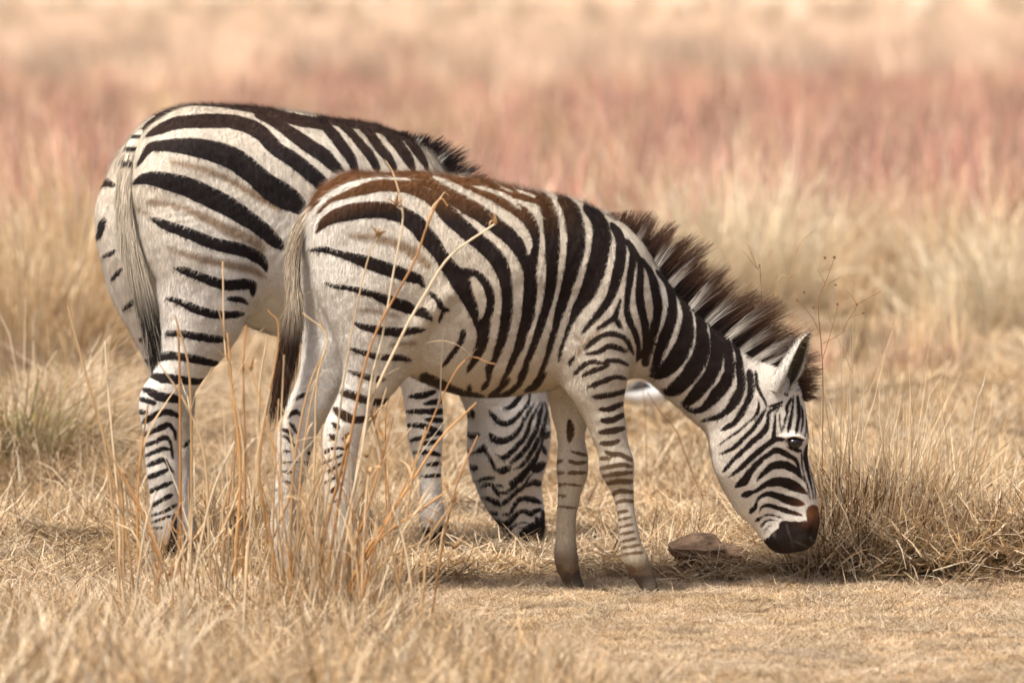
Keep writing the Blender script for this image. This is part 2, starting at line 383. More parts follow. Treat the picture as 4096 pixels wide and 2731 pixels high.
FOAL_BODY = """
C2 330,480,10 390,420,20 450,350,22 530,290,26 610,252,26 760,226,22 900,222,24 1050,236,22 1200,262,26 1350,290,34 1500,310,40
C3 300,60,30 420,85,34 560,110,30 680,140,30 760,165,30
C2 430,470,5 520,392,10 600,362,18 700,330,28 800,305,32 900,303,32 1000,315,32 1080,345,34 1160,395,38 1250,490,46 1350,580,44
C3 252,345,44 340,420,42 430,500,45 490,600,40 515,720,32 515,850,30 500,960,28 475,1060,22 440,1150,16 412,1220,12 392,1300,8
C2 425,590,5 470,530,25 550,490,38 650,465,45 760,455,45 860,460,45 960,490,45 1040,540,48 1090,600,50 1150,670,45 1205,750,38 1270,840,45 1320,910,50 1365,975,52 1415,1060,48 1455,1150,45 1465,1230,35 1445,1320,28 1410,1395,18 1370,1460,9
C2 1340,850,30 1420,870,28 1480,920,26 1505,990,26 1500,1070,28 1470,1150,30
C2 - 1400,885,16 1430,950,32 1455,1020,30 1455,1080,20 1445,1135,5
C3 -60,40,12 60,72,22 150,125,36 250,185,45 350,245,45 450,312,48 540,388,48 600,465,42 640,545,38 660,625,38 662,720,36 655,820,36 640,910,34 610,1000,28 590,1080,24 560,1145,18 520,1230,13 480,1310,10
C3 150,20,10 300,85,22 430,140,28 530,200,34 620,250,38 675,325,32 690,400,28 682,470,28 670,560,28
C3 - 60,15,10 150,55,18 260,110,20 380,172,26 480,240,30 570,305,34 625,370,30 650,430,22 652,490,8
C3 - 310,72,5 420,100,12 520,140,14 570,180,14 598,212,5
C3 - 480,80,5 545,105,7
C3 - 585,98,6 690,136,9
C3 740,150,30 780,230,40 795,330,42 800,430,40 800,530,36 798,620,30 785,720,26 765,820,24 735,920,22 700,1020,20 670,1100,18 640,1170,15 615,1250,14 590,1310,10
C3 860,150,26 920,230,45 945,330,50 950,430,50 935,530,46 915,620,38 890,710,32 865,800,28 840,870,24 820,950,18 795,1040,16 770,1130,14 745,1200,12 720,1270,16 690,1320,10
C3 1020,205,25 1085,280,40 1110,370,50 1105,460,52 1085,550,52 1060,640,50 1030,720,45 990,790,35 950,850,25 920,920,13 890,990,9 860,1080,7 840,1160,5
C3 1180,320,18 1215,375,24 1232,450,27 1225,540,28 1205,630,28 1185,710,26 1150,790,22 1100,860,18 1050,920,14 1000,980,8
C3 1225,790,5 1205,850,10 1190,890,14 1140,930,12 1095,960,8
1190,890,10 1215,930,14 1235,955,6
C3 1270,420,12 1305,480,17 1305,540,18 1290,620,16 1280,700,16 1270,780,14 1270,860,14 1285,920,14 1310,970,12 1330,1030,12 1340,1090,8 1335,1150,6
C3 1325,490,8 1350,560,13 1350,640,16 1345,720,18 1350,800,20 1365,870,20 1380,940,18 1385,1010,16 1380,1080,12 1350,1140,8
C4 262,375,8 305,435,12 335,510,18 352,590,22 365,670,22 355,745,20 335,830,20 315,900,20 300,960,22 285,1020,18
365,455,10 412,505,15 445,580,20 455,660,22 450,740,26 420,830,28 390,910,28 365,980,24 345,1050,18 330,1080,6
450,548,12 500,598,15 540,680,20 550,760,28 545,840,38 520,920,45 480,990,45 430,1050,40 380,1090,25 330,1100,10
560,650,14 612,695,20 635,760,26 640,820,28 645,880,34 635,960,42 600,1040,45 550,1110,42 490,1170,38 430,1200,20 400,1190,5
660,725,14 705,770,20 725,850,29 735,930,32 725,1010,36 700,1090,36 650,1160,36 600,1220,32 550,1265,20 525,1270,6
760,815,14 790,875,18 805,950,25 815,1030,26 805,1110,30 775,1170,32 730,1220,30 690,1270,24 640,1310,16 580,1320,10 530,1295,5
845,905,12 868,965,14 875,1040,17 885,1110,18 885,1180,22 860,1240,24 820,1300,18 760,1350,12 700,1370,10 650,1380,5
E1 625,-20,34 640,120,36 635,220,34 600,330,32 520,480,30 430,600,26 340,650,24 270,690,10
700,-30,14 712,60,16 730,160,14 765,240,14 810,320,12 832,385,8
740,330,10 735,420,14 690,520,14 600,600,12 500,690,13 370,780,12 290,840,9 230,880,5
840,410,8 800,470,16 740,570,20 660,680,22 560,780,22 450,890,20 340,955,14 250,990,6
1010,390,10 920,430,14 862,480,18 850,580,22 830,665,30 760,750,30 640,850,26 540,950,22 420,1060,20 345,1150,15 285,1215,7
980,430,8 948,490,10 940,580,14 932,700,18 925,790,22
1045,805,14 940,810,26 860,865,28 740,955,28 620,1060,26 530,1150,22 450,1215,15 375,1270,7
1300,1300,8 1245,1180,12 1205,1070,18 1100,1000,28 980,945,30 900,965,26 800,1040,26 700,1130,28 620,1230,34 560,1320,42 480,1380,30
1300,1320,8 1200,1200,30 1100,1140,42 1000,1125,40 900,1145,36 820,1205,26 760,1270,18 710,1330,8
1335,1480,12 1240,1420,42 1120,1365,55 1000,1335,48 900,1345,40 820,1375,28 740,1430,20 660,1470,20 570,1495,34
E2 1285,830,20 1200,810,40 1100,780,42 1000,740,36 900,710,28 820,710,22 750,750,14 710,800,12 690,870,18 640,920,22
1290,980,6 1200,950,18 1100,920,24 1000,890,24 900,855,20 820,850,16 770,880,12 745,930,8
1020,1000,8 950,980,12 860,965,10 800,980,8 720,1030,16
960,1040,8 880,1030,8 820,1050,12 780,1100,14
900,1100,4 850,1115,8 815,1160,8
1420,930,70 1440,1050,75 1440,1180,65 1390,1270,65
1310,1180,110 1150,1260,130 1010,1280,110 920,1330,70
1050,1110,50 1130,1120,60 1250,1130,60
900,1350,90 1100,1400,100 1300,1380,100 1420,1300,70
E1 1140,300,12 1090,400,14 1090,480,12 1070,560,10 1040,680,8
1170,280,10 1165,400,12 1150,500,14 1130,600,16 1110,690,14
1225,280,12 1235,400,18 1240,500,18 1230,600,18 1210,710,14
1270,400,10 1290,480,12 1290,600,12 1270,700,10
1340,430,8 1335,560,8 1330,680,8 1320,760,8
1375,420,10 1370,600,8 1365,760,12
1340,900,18 1320,1000,20 1330,1100,22 1350,1200,16 1380,1320,12 1410,1450,10 1420,1550,8
1275,1000,8 1285,1150,10 1310,1280,10 1350,1400,10 1380,1540,8
1380,960,8 1385,1100,10 1400,1250,8 1440,1400,8 1450,1540,8
1000,500,8 1000,600,8 1020,700,8
1085,830,10 1110,810,14 1180,795,14 1270,815,14
1110,905,12 1180,935,16 1255,950,14
850,400,4 950,375,14 1030,340,10
1078,240,20
1185,850,60
C2 380,705,8 470,705,14 560,730,18 650,755,25 740,785,34 830,815,36 920,845,34 1000,870,32 1060,890,25 1090,930,10
1140,980,10 1180,1020,14 1200,1060,14 1240,1080,8
1215,1080,10 1190,1150,6
480,915,4 540,935,10 620,945,12 700,965,16 790,990,18 870,1025,28 960,1055,32 1040,1085,26 1100,1105,24 1140,1140,8
650,1160,6 700,1185,14 770,1200,18 860,1215,22 950,1220,22 1030,1210,18 1090,1205,6
630,1325,6 700,1345,12 780,1370,16 860,1380,16 940,1380,14 1000,1395,8
630,1465,6 700,1490,12 770,1510,16 830,1515,14
C6 590,265,20 650,285,22 720,310,20 790,325,16 860,315,12
545,375,18 590,410,26 650,435,20 720,435,16 810,425,10
L1 880,450,10 940,490,24 945,515,12
850,600,16 900,630,24 840,660,12
1020,640,22 1060,600,26
740,735,10
810,800,24 850,770,16 960,760,14 1040,770,16
780,940,14 860,910,12 920,880,18 1000,840,10
790,1050,6 850,1040,16 930,985,16 1040,930,10
780,1190,12 870,1150,10 940,1110,14 1010,1070,14
870,1300,20 920,1270,22 960,1230,10
1290,580,12 1370,550,14
850,1450,8 980,1400,8
C3 0,1270,30 100,1310,25 160,1340,22 250,1370,18 350,1385,12
400,1200,15 400,1280,12 370,1330,12
520,1290,12 470,1340,15 420,1390,20
640,1190,16 610,1260,20 590,1310,14 520,1370,14 450,1400,20
740,1250,20 690,1320,20 640,1350,10
280,1330,10 280,1380,10
240,990,16 230,1040,14 190,1100,12 120,1190,8
1010,1090,8 1060,1040,12 1120,1005,12 1180,995,14 1240,1015,12 1280,1060,10 1300,1110,6
1020,1120,8 1090,1110,12 1150,1075,14 1200,1080,12 1250,1100,10
910,1185,8 930,1150,8
950,1240,8 1000,1190,10 1060,1170,12 1120,1180,8 1150,1165,12 1210,1165,10 1260,1185,8
990,1260,6 1050,1230,12 1110,1210,10 1150,1190,8
1040,1325,8 1090,1305,12 1150,1280,12 1200,1265,10 1250,1275,8
1060,1390,8 1120,1385,14 1180,1375,12 1250,1355,12
1100,1470,8 1160,1465,14 1220,1440,10 1250,1430,8
1120,1540,14 1180,1535,14 1240,1505,12
C8 1270,435,14 1320,430,16 1390,415,12
1270,505,10 1330,505,14 1370,490,8
1300,560,8 1330,575,12 1380,575,10 1440,605,10
1270,600,12 1310,600,8
1265,660,10 1330,650,10 1400,640,10 1440,650,8
1275,710,8 1340,700,10 1440,690,8
1300,755,10 1370,745,12 1445,745,10
1325,830,10 1380,805,10 1450,810,8
1335,890,6 1400,865,8 1460,870,5
1360,940,6 1420,930,6
1375,985,4 1440,970,4
1380,1030,4 1450,1015,4
1385,1075,4 1460,1060,4
1395,1120,4 1470,1105,4
1400,1160,4 1490,1145,4
1405,1200,4 1510,1190,4
1425,1285,18 1455,1300,16
"""
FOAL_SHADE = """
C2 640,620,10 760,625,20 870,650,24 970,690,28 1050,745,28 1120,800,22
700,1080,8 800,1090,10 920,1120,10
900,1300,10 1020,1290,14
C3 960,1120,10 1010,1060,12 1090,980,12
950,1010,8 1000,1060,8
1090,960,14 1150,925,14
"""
FOAL_HF = """
L1 450,130,18 520,85,20
330,380,10 380,315,22 440,305,22 465,345,12
345,440,12 390,490,16 420,550,14 450,580,6
240,525,14 310,545,16 370,590,12 380,620,6
230,590,8 310,630,14 360,680,14 430,740,8
280,795,14 340,800,12
250,940,8 420,930,8
150,1070,8 260,1050,12 320,1060,18 380,1060,12
260,1170,12 340,1190,12
150,1285,12 190,1280,8
510,940,20 570,960,20
580,820,14
"""
FOAL_FF = """
C8 1068,380,16 1070,430,20 1065,480,11
1090,560,6 1160,580,6
985,620,8 1010,615,6
1075,620,10 1110,630,8 1160,625,6
990,690,8 1020,690,8
1070,690,10 1160,690,6
985,760,10 1010,765,6
1040,760,5 1120,770,5
995,830,5 1030,835,5
1000,900,4 1090,910,4
1000,1290,24 1010,1320,18
1080,1300,16
"""
ADULT_BODY = """
C1 255,500,10 310,400,22 370,300,26 450,215,26 540,150,30 640,110,20 740,100,12 900,108,14 1050,124,20 1200,155,26 1350,195,30 1450,215,30 1568,235,30
C1 460,300,10 530,265,25 620,230,32 720,215,35 850,210,38 980,215,38 1080,240,40 1160,280,42 1220,340,40 1280,400,38 1350,440,40 1430,500,40 1500,560,40 1568,620,38
1150,170,20 1220,200,28 1290,240,30 1360,290,34 1430,340,38 1500,390,38 1568,430,38
400,480,8 440,420,15 480,375,25 580,365,32 700,370,45 820,390,55 930,420,60 1030,470,62 1120,540,60 1200,610,62 1270,660,70 1340,700,65 1400,740,45
370,600,8 430,575,28 520,575,42 620,600,50 720,630,55 830,680,55 930,730,55 1030,790,50 1120,850,45 1200,910,40 1260,970,32 1300,1005,12
480,820,6 550,855,22 640,890,28 740,925,30 830,965,32 930,995,32 1030,1015,34 1110,1045,32 1170,1085,28 1200,1140,12
635,1135,8 700,1155,20 780,1185,22 870,1220,26 960,1240,28 1050,1235,28 1110,1240,25 1115,1290,12
590,1325,12 660,1345,14 730,1380,22 800,1405,22 880,1425,20 960,1425,18 1040,1420,14
970,1325,10 1040,1330,14 1070,1350,8
C7 440,50,18 520,55,16 600,70,20 700,85,20 770,90,14
380,200,22 440,190,22 520,200,20 620,220,22 720,240,16
330,320,14 390,330,26 460,340,24 540,350,20 620,355,14 660,345,10
270,400,8 310,415,18 380,450,24 460,460,22 490,470,14
250,460,10 330,485,14
250,545,12 285,545,8
270,610,8 310,585,16 370,555,16 430,545,16 490,570,10
260,690,8 320,670,12 390,640,14 430,625,12 465,660,8 475,710,5
290,750,10 350,730,10 400,705,12 435,720,8 450,780,5 455,830,4
280,820,6 340,795,10 400,775,10 440,780,6
300,880,8 350,860,12 400,845,10 430,880,6 455,920,4
310,950,14 360,935,12 415,910,10
320,1040,12 380,1015,10 440,990,10
330,1130,10 380,1100,10 440,1070,12
330,1190,6 400,1170,6 470,1130,6
340,1230,5 430,1200,5
340,1270,5 380,1270,5
470,1200,10 465,1280,14 460,1350,20 450,1400,25
C2 440,-112,22 600,-90,24 726,-72,24 889,-32,20 1000,20,14
330,20,35 400,70,38 470,120,38 530,180,32 570,220,20
455,-90,26 530,-10,30 580,60,28 630,130,28 660,200,20
575,-85,20 640,-20,21 700,50,22 750,110,24 790,180,20 800,210,10
695,-75,22 755,-20,25 810,60,25 860,120,25 900,190,20
840,-50,28 880,-20,33 940,60,30 990,130,28 1020,190,18
1000,30,20 1050,90,24 1090,150,18 1110,200,8
C6 1010,290,10 1080,285,16 1150,265,12
1110,335,10 1185,320,16
990,385,8 1080,385,12 1190,385,18
1110,435,8 1190,440,14
1000,470,10 1080,475,14 1150,500,14 1190,520,14
1010,565,8 1090,545,10 1160,520,12
1100,585,10 1165,575,12
1040,640,8 1120,640,10 1180,655,10
1120,720,8 1180,710,10
1090,790,6 1180,785,8
1120,1150,34 1160,1200,40
1200,1130,14 1230,1100,10
A1 700,410,16 780,390,22 840,320,26 900,250,16 950,180,14
500,460,14 560,530,25 620,590,25 700,610,25 790,570,25 860,500,20 920,430,16 980,350,14 1000,270,12 1000,190,10
510,740,14 560,800,35 650,825,35 740,800,30 820,740,26 880,670,20 910,600,16 950,520,16 1010,430,14 1060,350,10
590,1000,12 640,1030,18 700,1020,25 780,950,25 860,870,25 930,790,22 980,690,20 1000,600,16 1050,490,14 1100,400,10 1140,340,6
770,1090,14 840,1040,22 920,960,24 980,880,22 1030,780,24 1080,690,24 1110,600,20 1120,510,22 1150,420,16 1165,350,8
810,1180,10 900,1130,18 970,1050,20 1030,960,22 1090,850,22 1140,740,16 1180,620,16 1210,500,16 1210,430,10 1190,350,6
600,1190,20 660,1195,35 720,1170,30 760,1140,12
600,1380,14 650,1390,16
780,1350,30 880,1290,35 970,1190,30 1050,1080,28 1100,990,20 1140,890,16 1170,770,12 1200,680,10
620,1470,14 700,1470,14 770,1420,14 820,1370,20
1160,900,22 1190,960,22
1250,560,12 1280,640,14
1270,745,34
A2 650,840,20 710,790,22 790,720,20 870,650,18 940,590,14 990,500,12 1040,440,10
1060,400,30 1110,370,45 1160,340,35
980,600,12 1040,560,28 1110,570,35
770,930,14 810,850,20 870,780,24 950,760,26 1050,780,30 1130,810,16
680,960,18 740,960,14
680,1080,30 740,1060,30 800,1000,24 860,940,22 930,920,22 1010,950,26 1070,920,22 1130,900,18
1090,1015,20
630,1160,12 700,1170,18 760,1140,14 850,1080,10 930,1060,8 1000,1080,8
650,1220,14 720,1230,12 800,1210,10
870,1130,8 950,1130,8
650,1270,8 800,1270,8
930,1230,60 1010,1170,70 1080,1120,60 1160,1080,60 1180,1000,40 1160,920,16
1100,1200,80 980,1270,80
A1 280,470,30 290,510,20
260,760,30 330,750,30
230,1000,8 320,960,14 420,920,35 420,880,14
420,920,20 480,1000,16 530,1090,16 580,1180,16
230,1150,20 300,1160,35
260,1320,10 340,1330,12 410,1300,16 530,1285,18
A2 380,620,12 440,590,20 520,590,20 560,640,16 600,700,16
410,750,12 500,770,25 580,810,30 620,840,16
510,930,14 570,945,22
580,1040,25 620,1060,30
"""
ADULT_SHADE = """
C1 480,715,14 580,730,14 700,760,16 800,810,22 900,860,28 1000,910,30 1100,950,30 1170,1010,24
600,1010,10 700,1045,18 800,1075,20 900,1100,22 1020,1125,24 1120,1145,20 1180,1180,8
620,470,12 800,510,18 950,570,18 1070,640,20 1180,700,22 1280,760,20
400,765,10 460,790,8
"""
ADULT_FAR = """
T1 60,1210,20 90,1100,36 160,1040,50 230,1030,44 310,1060,28
150,1580,20 190,1500,15
C1 110,960,12 150,925,15 170,880,14 190,835,8
180,1060,8 215,1045,9 250,1025,6
235,1200,8 265,1165,11 290,1140,6
310,1390,8 350,1355,13 375,1330,6
C7 255,90,10
300,225,12 340,240,12
250,400,10 300,420,10
560,730,8 530,760,6
540,1000,6 530,920,8
"""

def finish_zebra(fr, name, parts, h, sets, shade_txt, light_fn, dark_fn, label, fur_n, fur_len):
    V, Q, ID = build_field(fr, parts, h)
    nm = [p[0] for p in parts]
    pos = V.copy()
    isfar = np.isin(ID, [i for i, n in enumerate(nm) if n.startswith('far')])
    mir = V.copy(); mir[:, 1] = -np.abs(mir[:, 1])
    near = np.isin(ID, [i for i, n in enumerate(nm) if n.startswith('near')])
    mir[near | isfar] = V[near | isfar]
    S = proj(fr.world(mir)); S0 = proj(fr.world(V))
    f = stroke_field(S, parse(sets['body']))
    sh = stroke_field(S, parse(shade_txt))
    for key, txt in sets.items():
        if key == 'body': continue
        if key == 'farrump':
            m = isfar & (V[:, 2] > 0.3) | ((V[:, 1] > 0.0) & (S0[:, 0] < 620) & (V[:, 2] > 0.3))
        else: m = np.array([nm[i] == key for i in range(len(nm))])[ID]
        f[m] = stroke_field(S0[m], parse(txt))
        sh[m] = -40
    m_px = 1 / 1500.0 if name == 'foal' else 1 / 1430.0
    f = np.clip(f, -30, 30) * m_px; sh = sh * m_px
    lc = light_fn(V, S, ID, nm); dc = dark_fn(V, S, ID, nm)
    root = empty('zebra', fr.o, fr.yaw); tag(root, label, 'zebra', 'zebras grazing side by side')
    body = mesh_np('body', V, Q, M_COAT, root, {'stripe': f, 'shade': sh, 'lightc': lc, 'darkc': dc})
    # short fur lying along the coat
    T = np.vstack([Q[:, [0, 1, 2]], Q[:, [0, 2, 3]]])
    a, b, c = V[T[:, 0]], V[T[:, 1]], V[T[:, 2]]
    nrm = np.cross(b - a, c - a); ar = np.linalg.norm(nrm, axis=1); nrm = nrm / np.maximum(ar, 1e-12)[:, None]
    # vertex normals
    VN = np.zeros_like(V)
    for k in range(3):
        for j in range(3): VN[:, j] += np.bincount(T[:, k], nrm[:, j] * ar, len(V))
    VN /= np.maximum(np.linalg.norm(VN, axis=1), 1e-9)[:, None]
    pick = rng.choice(len(T), fur_n, p=ar / ar.sum())
    r1, r2 = rng.random(fur_n), rng.random(fur_n); q = r1 + r2 > 1; r1[q] = 1 - r1[q]; r2[q] = 1 - r2[q]
    P = a[pick] + (b - a)[pick] * r1[:, None] + (c - a)[pick] * r2[:, None]
    vi = T[pick, 0]; n = VN[vi]
    flow = np.array([-0.55, 0, -0.83])[None] + rng.normal(0, 0.22, (fur_n, 3))
    hd = np.isin(ID[vi], [i for i, x in enumerate(nm) if x.startswith('head')])
    flow[hd] = np.array([0.15, 0, -1.0]) + rng.normal(0, 0.2, (hd.sum(), 3))
    flow -= n * (flow * n).sum(1)[:, None]; flow /= np.maximum(np.linalg.norm(flow, axis=1), 1e-6)[:, None]
    Ln = fur_len(V[vi], S[vi], ID[vi], nm) * rng.uniform(0.6, 1.25, fur_n)
    tip = P + flow * (Ln * 0.88)[:, None] + n * (Ln * rng.uniform(0.15, 0.6, fur_n))[:, None]
    side = np.cross(flow, n) * 0.0006
    FV = np.stack([P - side, P + side, tip], 1).reshape(-1, 3)
    rep = lambda A: np.repeat(A[vi], 3, axis=0)
    mesh_np('fur', FV, np.arange(3 * fur_n).reshape(-1, 3), M_FUR, root,
            {'stripe': rep(f), 'shade': rep(sh), 'lightc': rep(lc), 'darkc': rep(dc), 'nrm': rep(VN @ np.stack([fr.f, fr.l, [0, 0, 1]]))})
    root.children[-1]['kind'] = 'stuff'
    return root
def ribbons(roots, dirs, bend, length, width, cols, nseg=3):
    """tapering hair strands; cols (n,nseg+1,3)"""
    n = len(roots); side = np.cross(dirs, np.array([0, 1.0, 0.12])[None] + rng.normal(0, .3, (n, 3)))
    side /= np.maximum(np.linalg.norm(side, axis=1), 1e-6)[:, None]
    V = []; C = []
    for s in range(nseg + 1):
        t = s / nseg
        p = roots + dirs * (length * t)[:, None] + bend * (length * t * t)[:, None]
        wd = (width * (1 - t) ** 0.7 * 0.5)[:, None] if s < nseg else np.full((n, 1), 0.0002)
        V += [p - side * wd, p + side * wd]; C += [cols[:, s], cols[:, s]]
    V = np.stack(V, 1).reshape(-1, 3); C = np.stack(C, 1).reshape(-1, 3)
    k = 2 * (nseg + 1); base = (np.arange(n) * k)[:, None]
    F = np.vstack([base + np.array([2 * s, 2 * s + 1, 2 * s + 3, 2 * s + 2])[None] for s in range(nseg)])
    return V, F, C
def curve_at(P, t):
    P = np.asarray(P, float); d = np.r_[0, np.cumsum(np.linalg.norm(np.diff(P[:, :2], axis=0), axis=1))]; d /= d[-1]
    return np.stack([np.interp(t, d, P[:, i]) for i in range(P.shape[1])], 1)
def mane(fr, root, pts, n, whites, wid, tipc, blk, latj=0.02, name='mane'):
    """pts: sx, sy, dx, dy, len_px ; whites: positions 0..1 of white bands (centre, halfwidth)"""
    D = catmull(pts, 8); t = rng.random(n); c = curve_at(D, t)
    lat = rng.normal(0, latj * 0.6, n)
    roots = np.array([fr.pt(x, y, 0)[0] for x, y in c[:, :2]]); roots[:, 1] += lat
    m = fr.pt(c[0, 0], c[0, 1])[1]
    d = np.stack([c[:, 2], lat * 4 + rng.normal(0, 0.06, n), -c[:, 3]], 1); d[:, 0] += rng.normal(0, 0.06, n); d[:, 2] += rng.normal(0, 0.06, n)
    clump = (vnoise(np.stack([t * 60, lat * 30], 1), 1.0, 5) - 0.5)[:, None]
    d += clump * np.array([[0.17, 0, 0.17]]); d /= np.linalg.norm(d, axis=1)[:, None]
    bend = np.stack([0.05 + clump[:, 0] * 0.3, np.zeros(n), -0.08 + 0 * t], 1)
    ln = c[:, 4] * m * (0.45 + 0.72 * rng.random(n) ** 0.8) * (1 + clump[:, 0] * 0.25)
    wf = np.zeros(n)
    for a, hw in whites: wf = np.maximum(wf, np.clip((hw - np.abs(t - a)) / 0.005 + 0.5, 0, 1))
    light = np.array([0.74, 0.69, 0.61]); cols = []; rn = rng.random(n)
    for s in range(5):
        u = s / 4
        base = blk * (1 - wf[:, None]) + light * wf[:, None]
        k = np.clip((u - 0.26 - 0.34 * rn) / 0.25, 0, 1)[:, None]
        cols.append(base * (1 - k) + tipc * k)
    V, F, C = ribbons(roots - d * 0.012, d, bend, ln, np.full(n, wid), np.stack(cols, 1), 4)
    return mesh_np(name, V, F, M_HAIR, root, {'col': C})
def tail(fr, root, pts, n, colfn, spread, lenr, wid=0.0016):
    """pts: sx, sy, v, core radius m"""
    L = np.array([list(fr.pt(a, b, v)[0]) + [r] for a, b, v, r in pts]); D = catmull(L, 8)
    ring = 10; VV = []; TT = np.linspace(0, 1, len(D))
    for p in D:
        an = np.arange(ring) * 2 * math.pi / ring
        VV.append(np.stack([p[0] + p[3] * np.cos(an), p[1] + p[3] * np.sin(an), np.full(ring, p[2])], 1))
    V0 = np.vstack(VV); I = np.arange(len(V0)).reshape(-1, ring)
    F0 = np.stack([I[:-1], np.roll(I[:-1], -1, 1), np.roll(I[1:], -1, 1), I[1:]], -1).reshape(-1, 4)
    C0 = colfn(np.repeat(TT, ring), rng.random(len(V0)) * 0 + 0.5)
    t = rng.random(n) ** 0.8; i = np.clip((t * (len(D) - 1)).astype(int), 0, len(D) - 2); fr_ = t * (len(D) - 1) - i
    c = D[i] * (1 - fr_)[:, None] + D[i + 1] * fr_[:, None]; tg = (D[i + 1] - D[i])[:, :3]; tg /= np.linalg.norm(tg, axis=1)[:, None]
    an = rng.random(n) * 2 * math.pi; rad = np.stack([np.cos(an), np.sin(an), 0 * an], 1)
    roots = c[:, :3] + rad * c[:, 3:4] * 0.9
    sp = np.interp(t, [0, 1], spread); d = tg + rad * sp[:, None] + rng.normal(0, 0.05, (n, 3)); d /= np.linalg.norm(d, axis=1)[:, None]
    bend = -rad * sp[:, None] * 0.6 + np.array([0, 0, -0.15])
    ln = np.interp(t, [0, 0.35, 0.7, 1], lenr) * rng.uniform(0.6, 1.15, n)
    cols = []; rr = rng.random(n)
    for s in range(4): cols.append(colfn(np.clip(t + s / 3 * ln / 0.6, 0, 1.2), rr))
    V, F, C = ribbons(roots, d, bend, ln, np.full(n, wid), np.stack(cols, 1), 3)
    return mesh_np('tail', np.vstack([V0, V]), np.vstack([F0, F + len(V0)]), M_HAIR, root, {'col': np.vstack([C0, C])})
def ear(fr, root, base, tip, v0, v1, opend, rmax, cols):
    b, _ = fr.pt(base[0], base[1], v0); t, _ = fr.pt(tip[0], tip[1], v1)
    ax = t - b; ln = np.linalg.norm(ax); ax /= ln
    op = np.array(opend, float); op -= ax * (op @ ax); op /= np.linalg.norm(op); sd = np.cross(ax, op)
    NS, NA = 22, 22; outer = []; inner = []; co = []; ci = []
    for i in range(NS):
        s = i / (NS - 1)
        r = rmax * (math.sin(math.pi * min(1, 0.20 + 0.80 * s)) ** 0.58) + 0.0015
        half = 2.5 - 0.9 * s
        for j in range(NA):
            a = -half + 2 * half * j / (NA - 1)
            p = b + ax * ln * s - op * r * math.cos(a) * 0.9 + sd * r * math.sin(a) + op * 0.012 * math.sin(s * 2.2)
            q = -op * math.cos(a) + sd * math.sin(a)
            outer.append(p + q * 0.002); inner.append(p - q * 0.002)
            rim = abs(a) > half - 0.32 or s > 0.9
            co.append(cols['tip'] if s > 0.86 else cols['out']); ci.append(cols['rim'] if rim else cols['in'])
    I = np.arange(NS * NA).reshape(NS, NA); f = np.stack([I[:-1, :-1], I[:-1, 1:], I[1:, 1:], I[1:, :-1]], -1).reshape(-1, 4)
    n = NS * NA; F = [f, f[:, ::-1] + n]
    for e in (I[:, 0], I[:, -1]): F.append(np.stack([e[:-1], e[1:], e[1:] + n, e[:-1] + n], 1))
    V = np.vstack([outer, inner]); C = np.vstack([co, ci]).astype(float)
    C *= (0.85 + 0.3 * rng.random(len(C)))[:, None]
    # hair in the cup
    k = 700; ii = rng.integers(0, n, k); P = V[n + ii]; d = ax * 0.6 + op * 0.7 + rng.normal(0, .25, (k, 3)); d /= np.linalg.norm(d, axis=1)[:, None]
    cc = np.repeat(((np.array(cols['in']) * 1.6)[None] * rng.uniform(0.4, 2.2, (k, 1)))[:, None], 3, 1)
    HV, HF, HC = ribbons(P, d, np.zeros((k, 3)), rng.uniform(0.008, 0.02, k), np.full(k, 0.001), cc, 2)
    k = 900; ii = rng.integers(0, n, k); P = V[ii]; cen = b + ax * ((P - b) @ ax)[:, None]; nn = P - cen; nn /= np.maximum(np.linalg.norm(nn, axis=1), 1e-6)[:, None]
    d = ax * 0.9 + nn * 0.35 + rng.normal(0, .15, (k, 3)); d /= np.linalg.norm(d, axis=1)[:, None]
    cc = np.repeat((C[ii] * rng.uniform(0.75, 1.1, (k, 1)))[:, None], 3, 1)
    H2 = ribbons(P, d, np.zeros((k, 3)), rng.uniform(0.006, 0.014, k), np.full(k, 0.0012), cc, 2)
    HF = np.vstack([HF, H2[1] + len(HV)]); HV = np.vstack([HV, H2[0]]); HC = np.vstack([HC, H2[2]])
    return mesh_np('ear', np.vstack([V, HV]), np.vstack(F + [HF + len(V)]), M_HAIR, root, {'col': np.vstack([C, HC])})
def eye(fr, root, sx, sy, v, r, sq=(1, 0.8, 0.75)):
    p, _ = fr.pt(sx, sy, v); a = np.linspace(0, math.pi, 13); b = np.arange(20) * 2 * math.pi / 20
    V = np.array([[p[0] + r * sq[0] * math.sin(x) * math.cos(y), p[1] + r * sq[1] * math.sin(x) * math.sin(y), p[2] + r * sq[2] * math.cos(x)] for x in a for y in b])
    I = np.arange(len(V)).reshape(13, 20); F = np.stack([I[:-1], np.roll(I[:-1], -1, 1), np.roll(I[1:], -1, 1), I[1:]], -1).reshape(-1, 4)
    return mesh_np('eye', V, F, M_EYE, root)

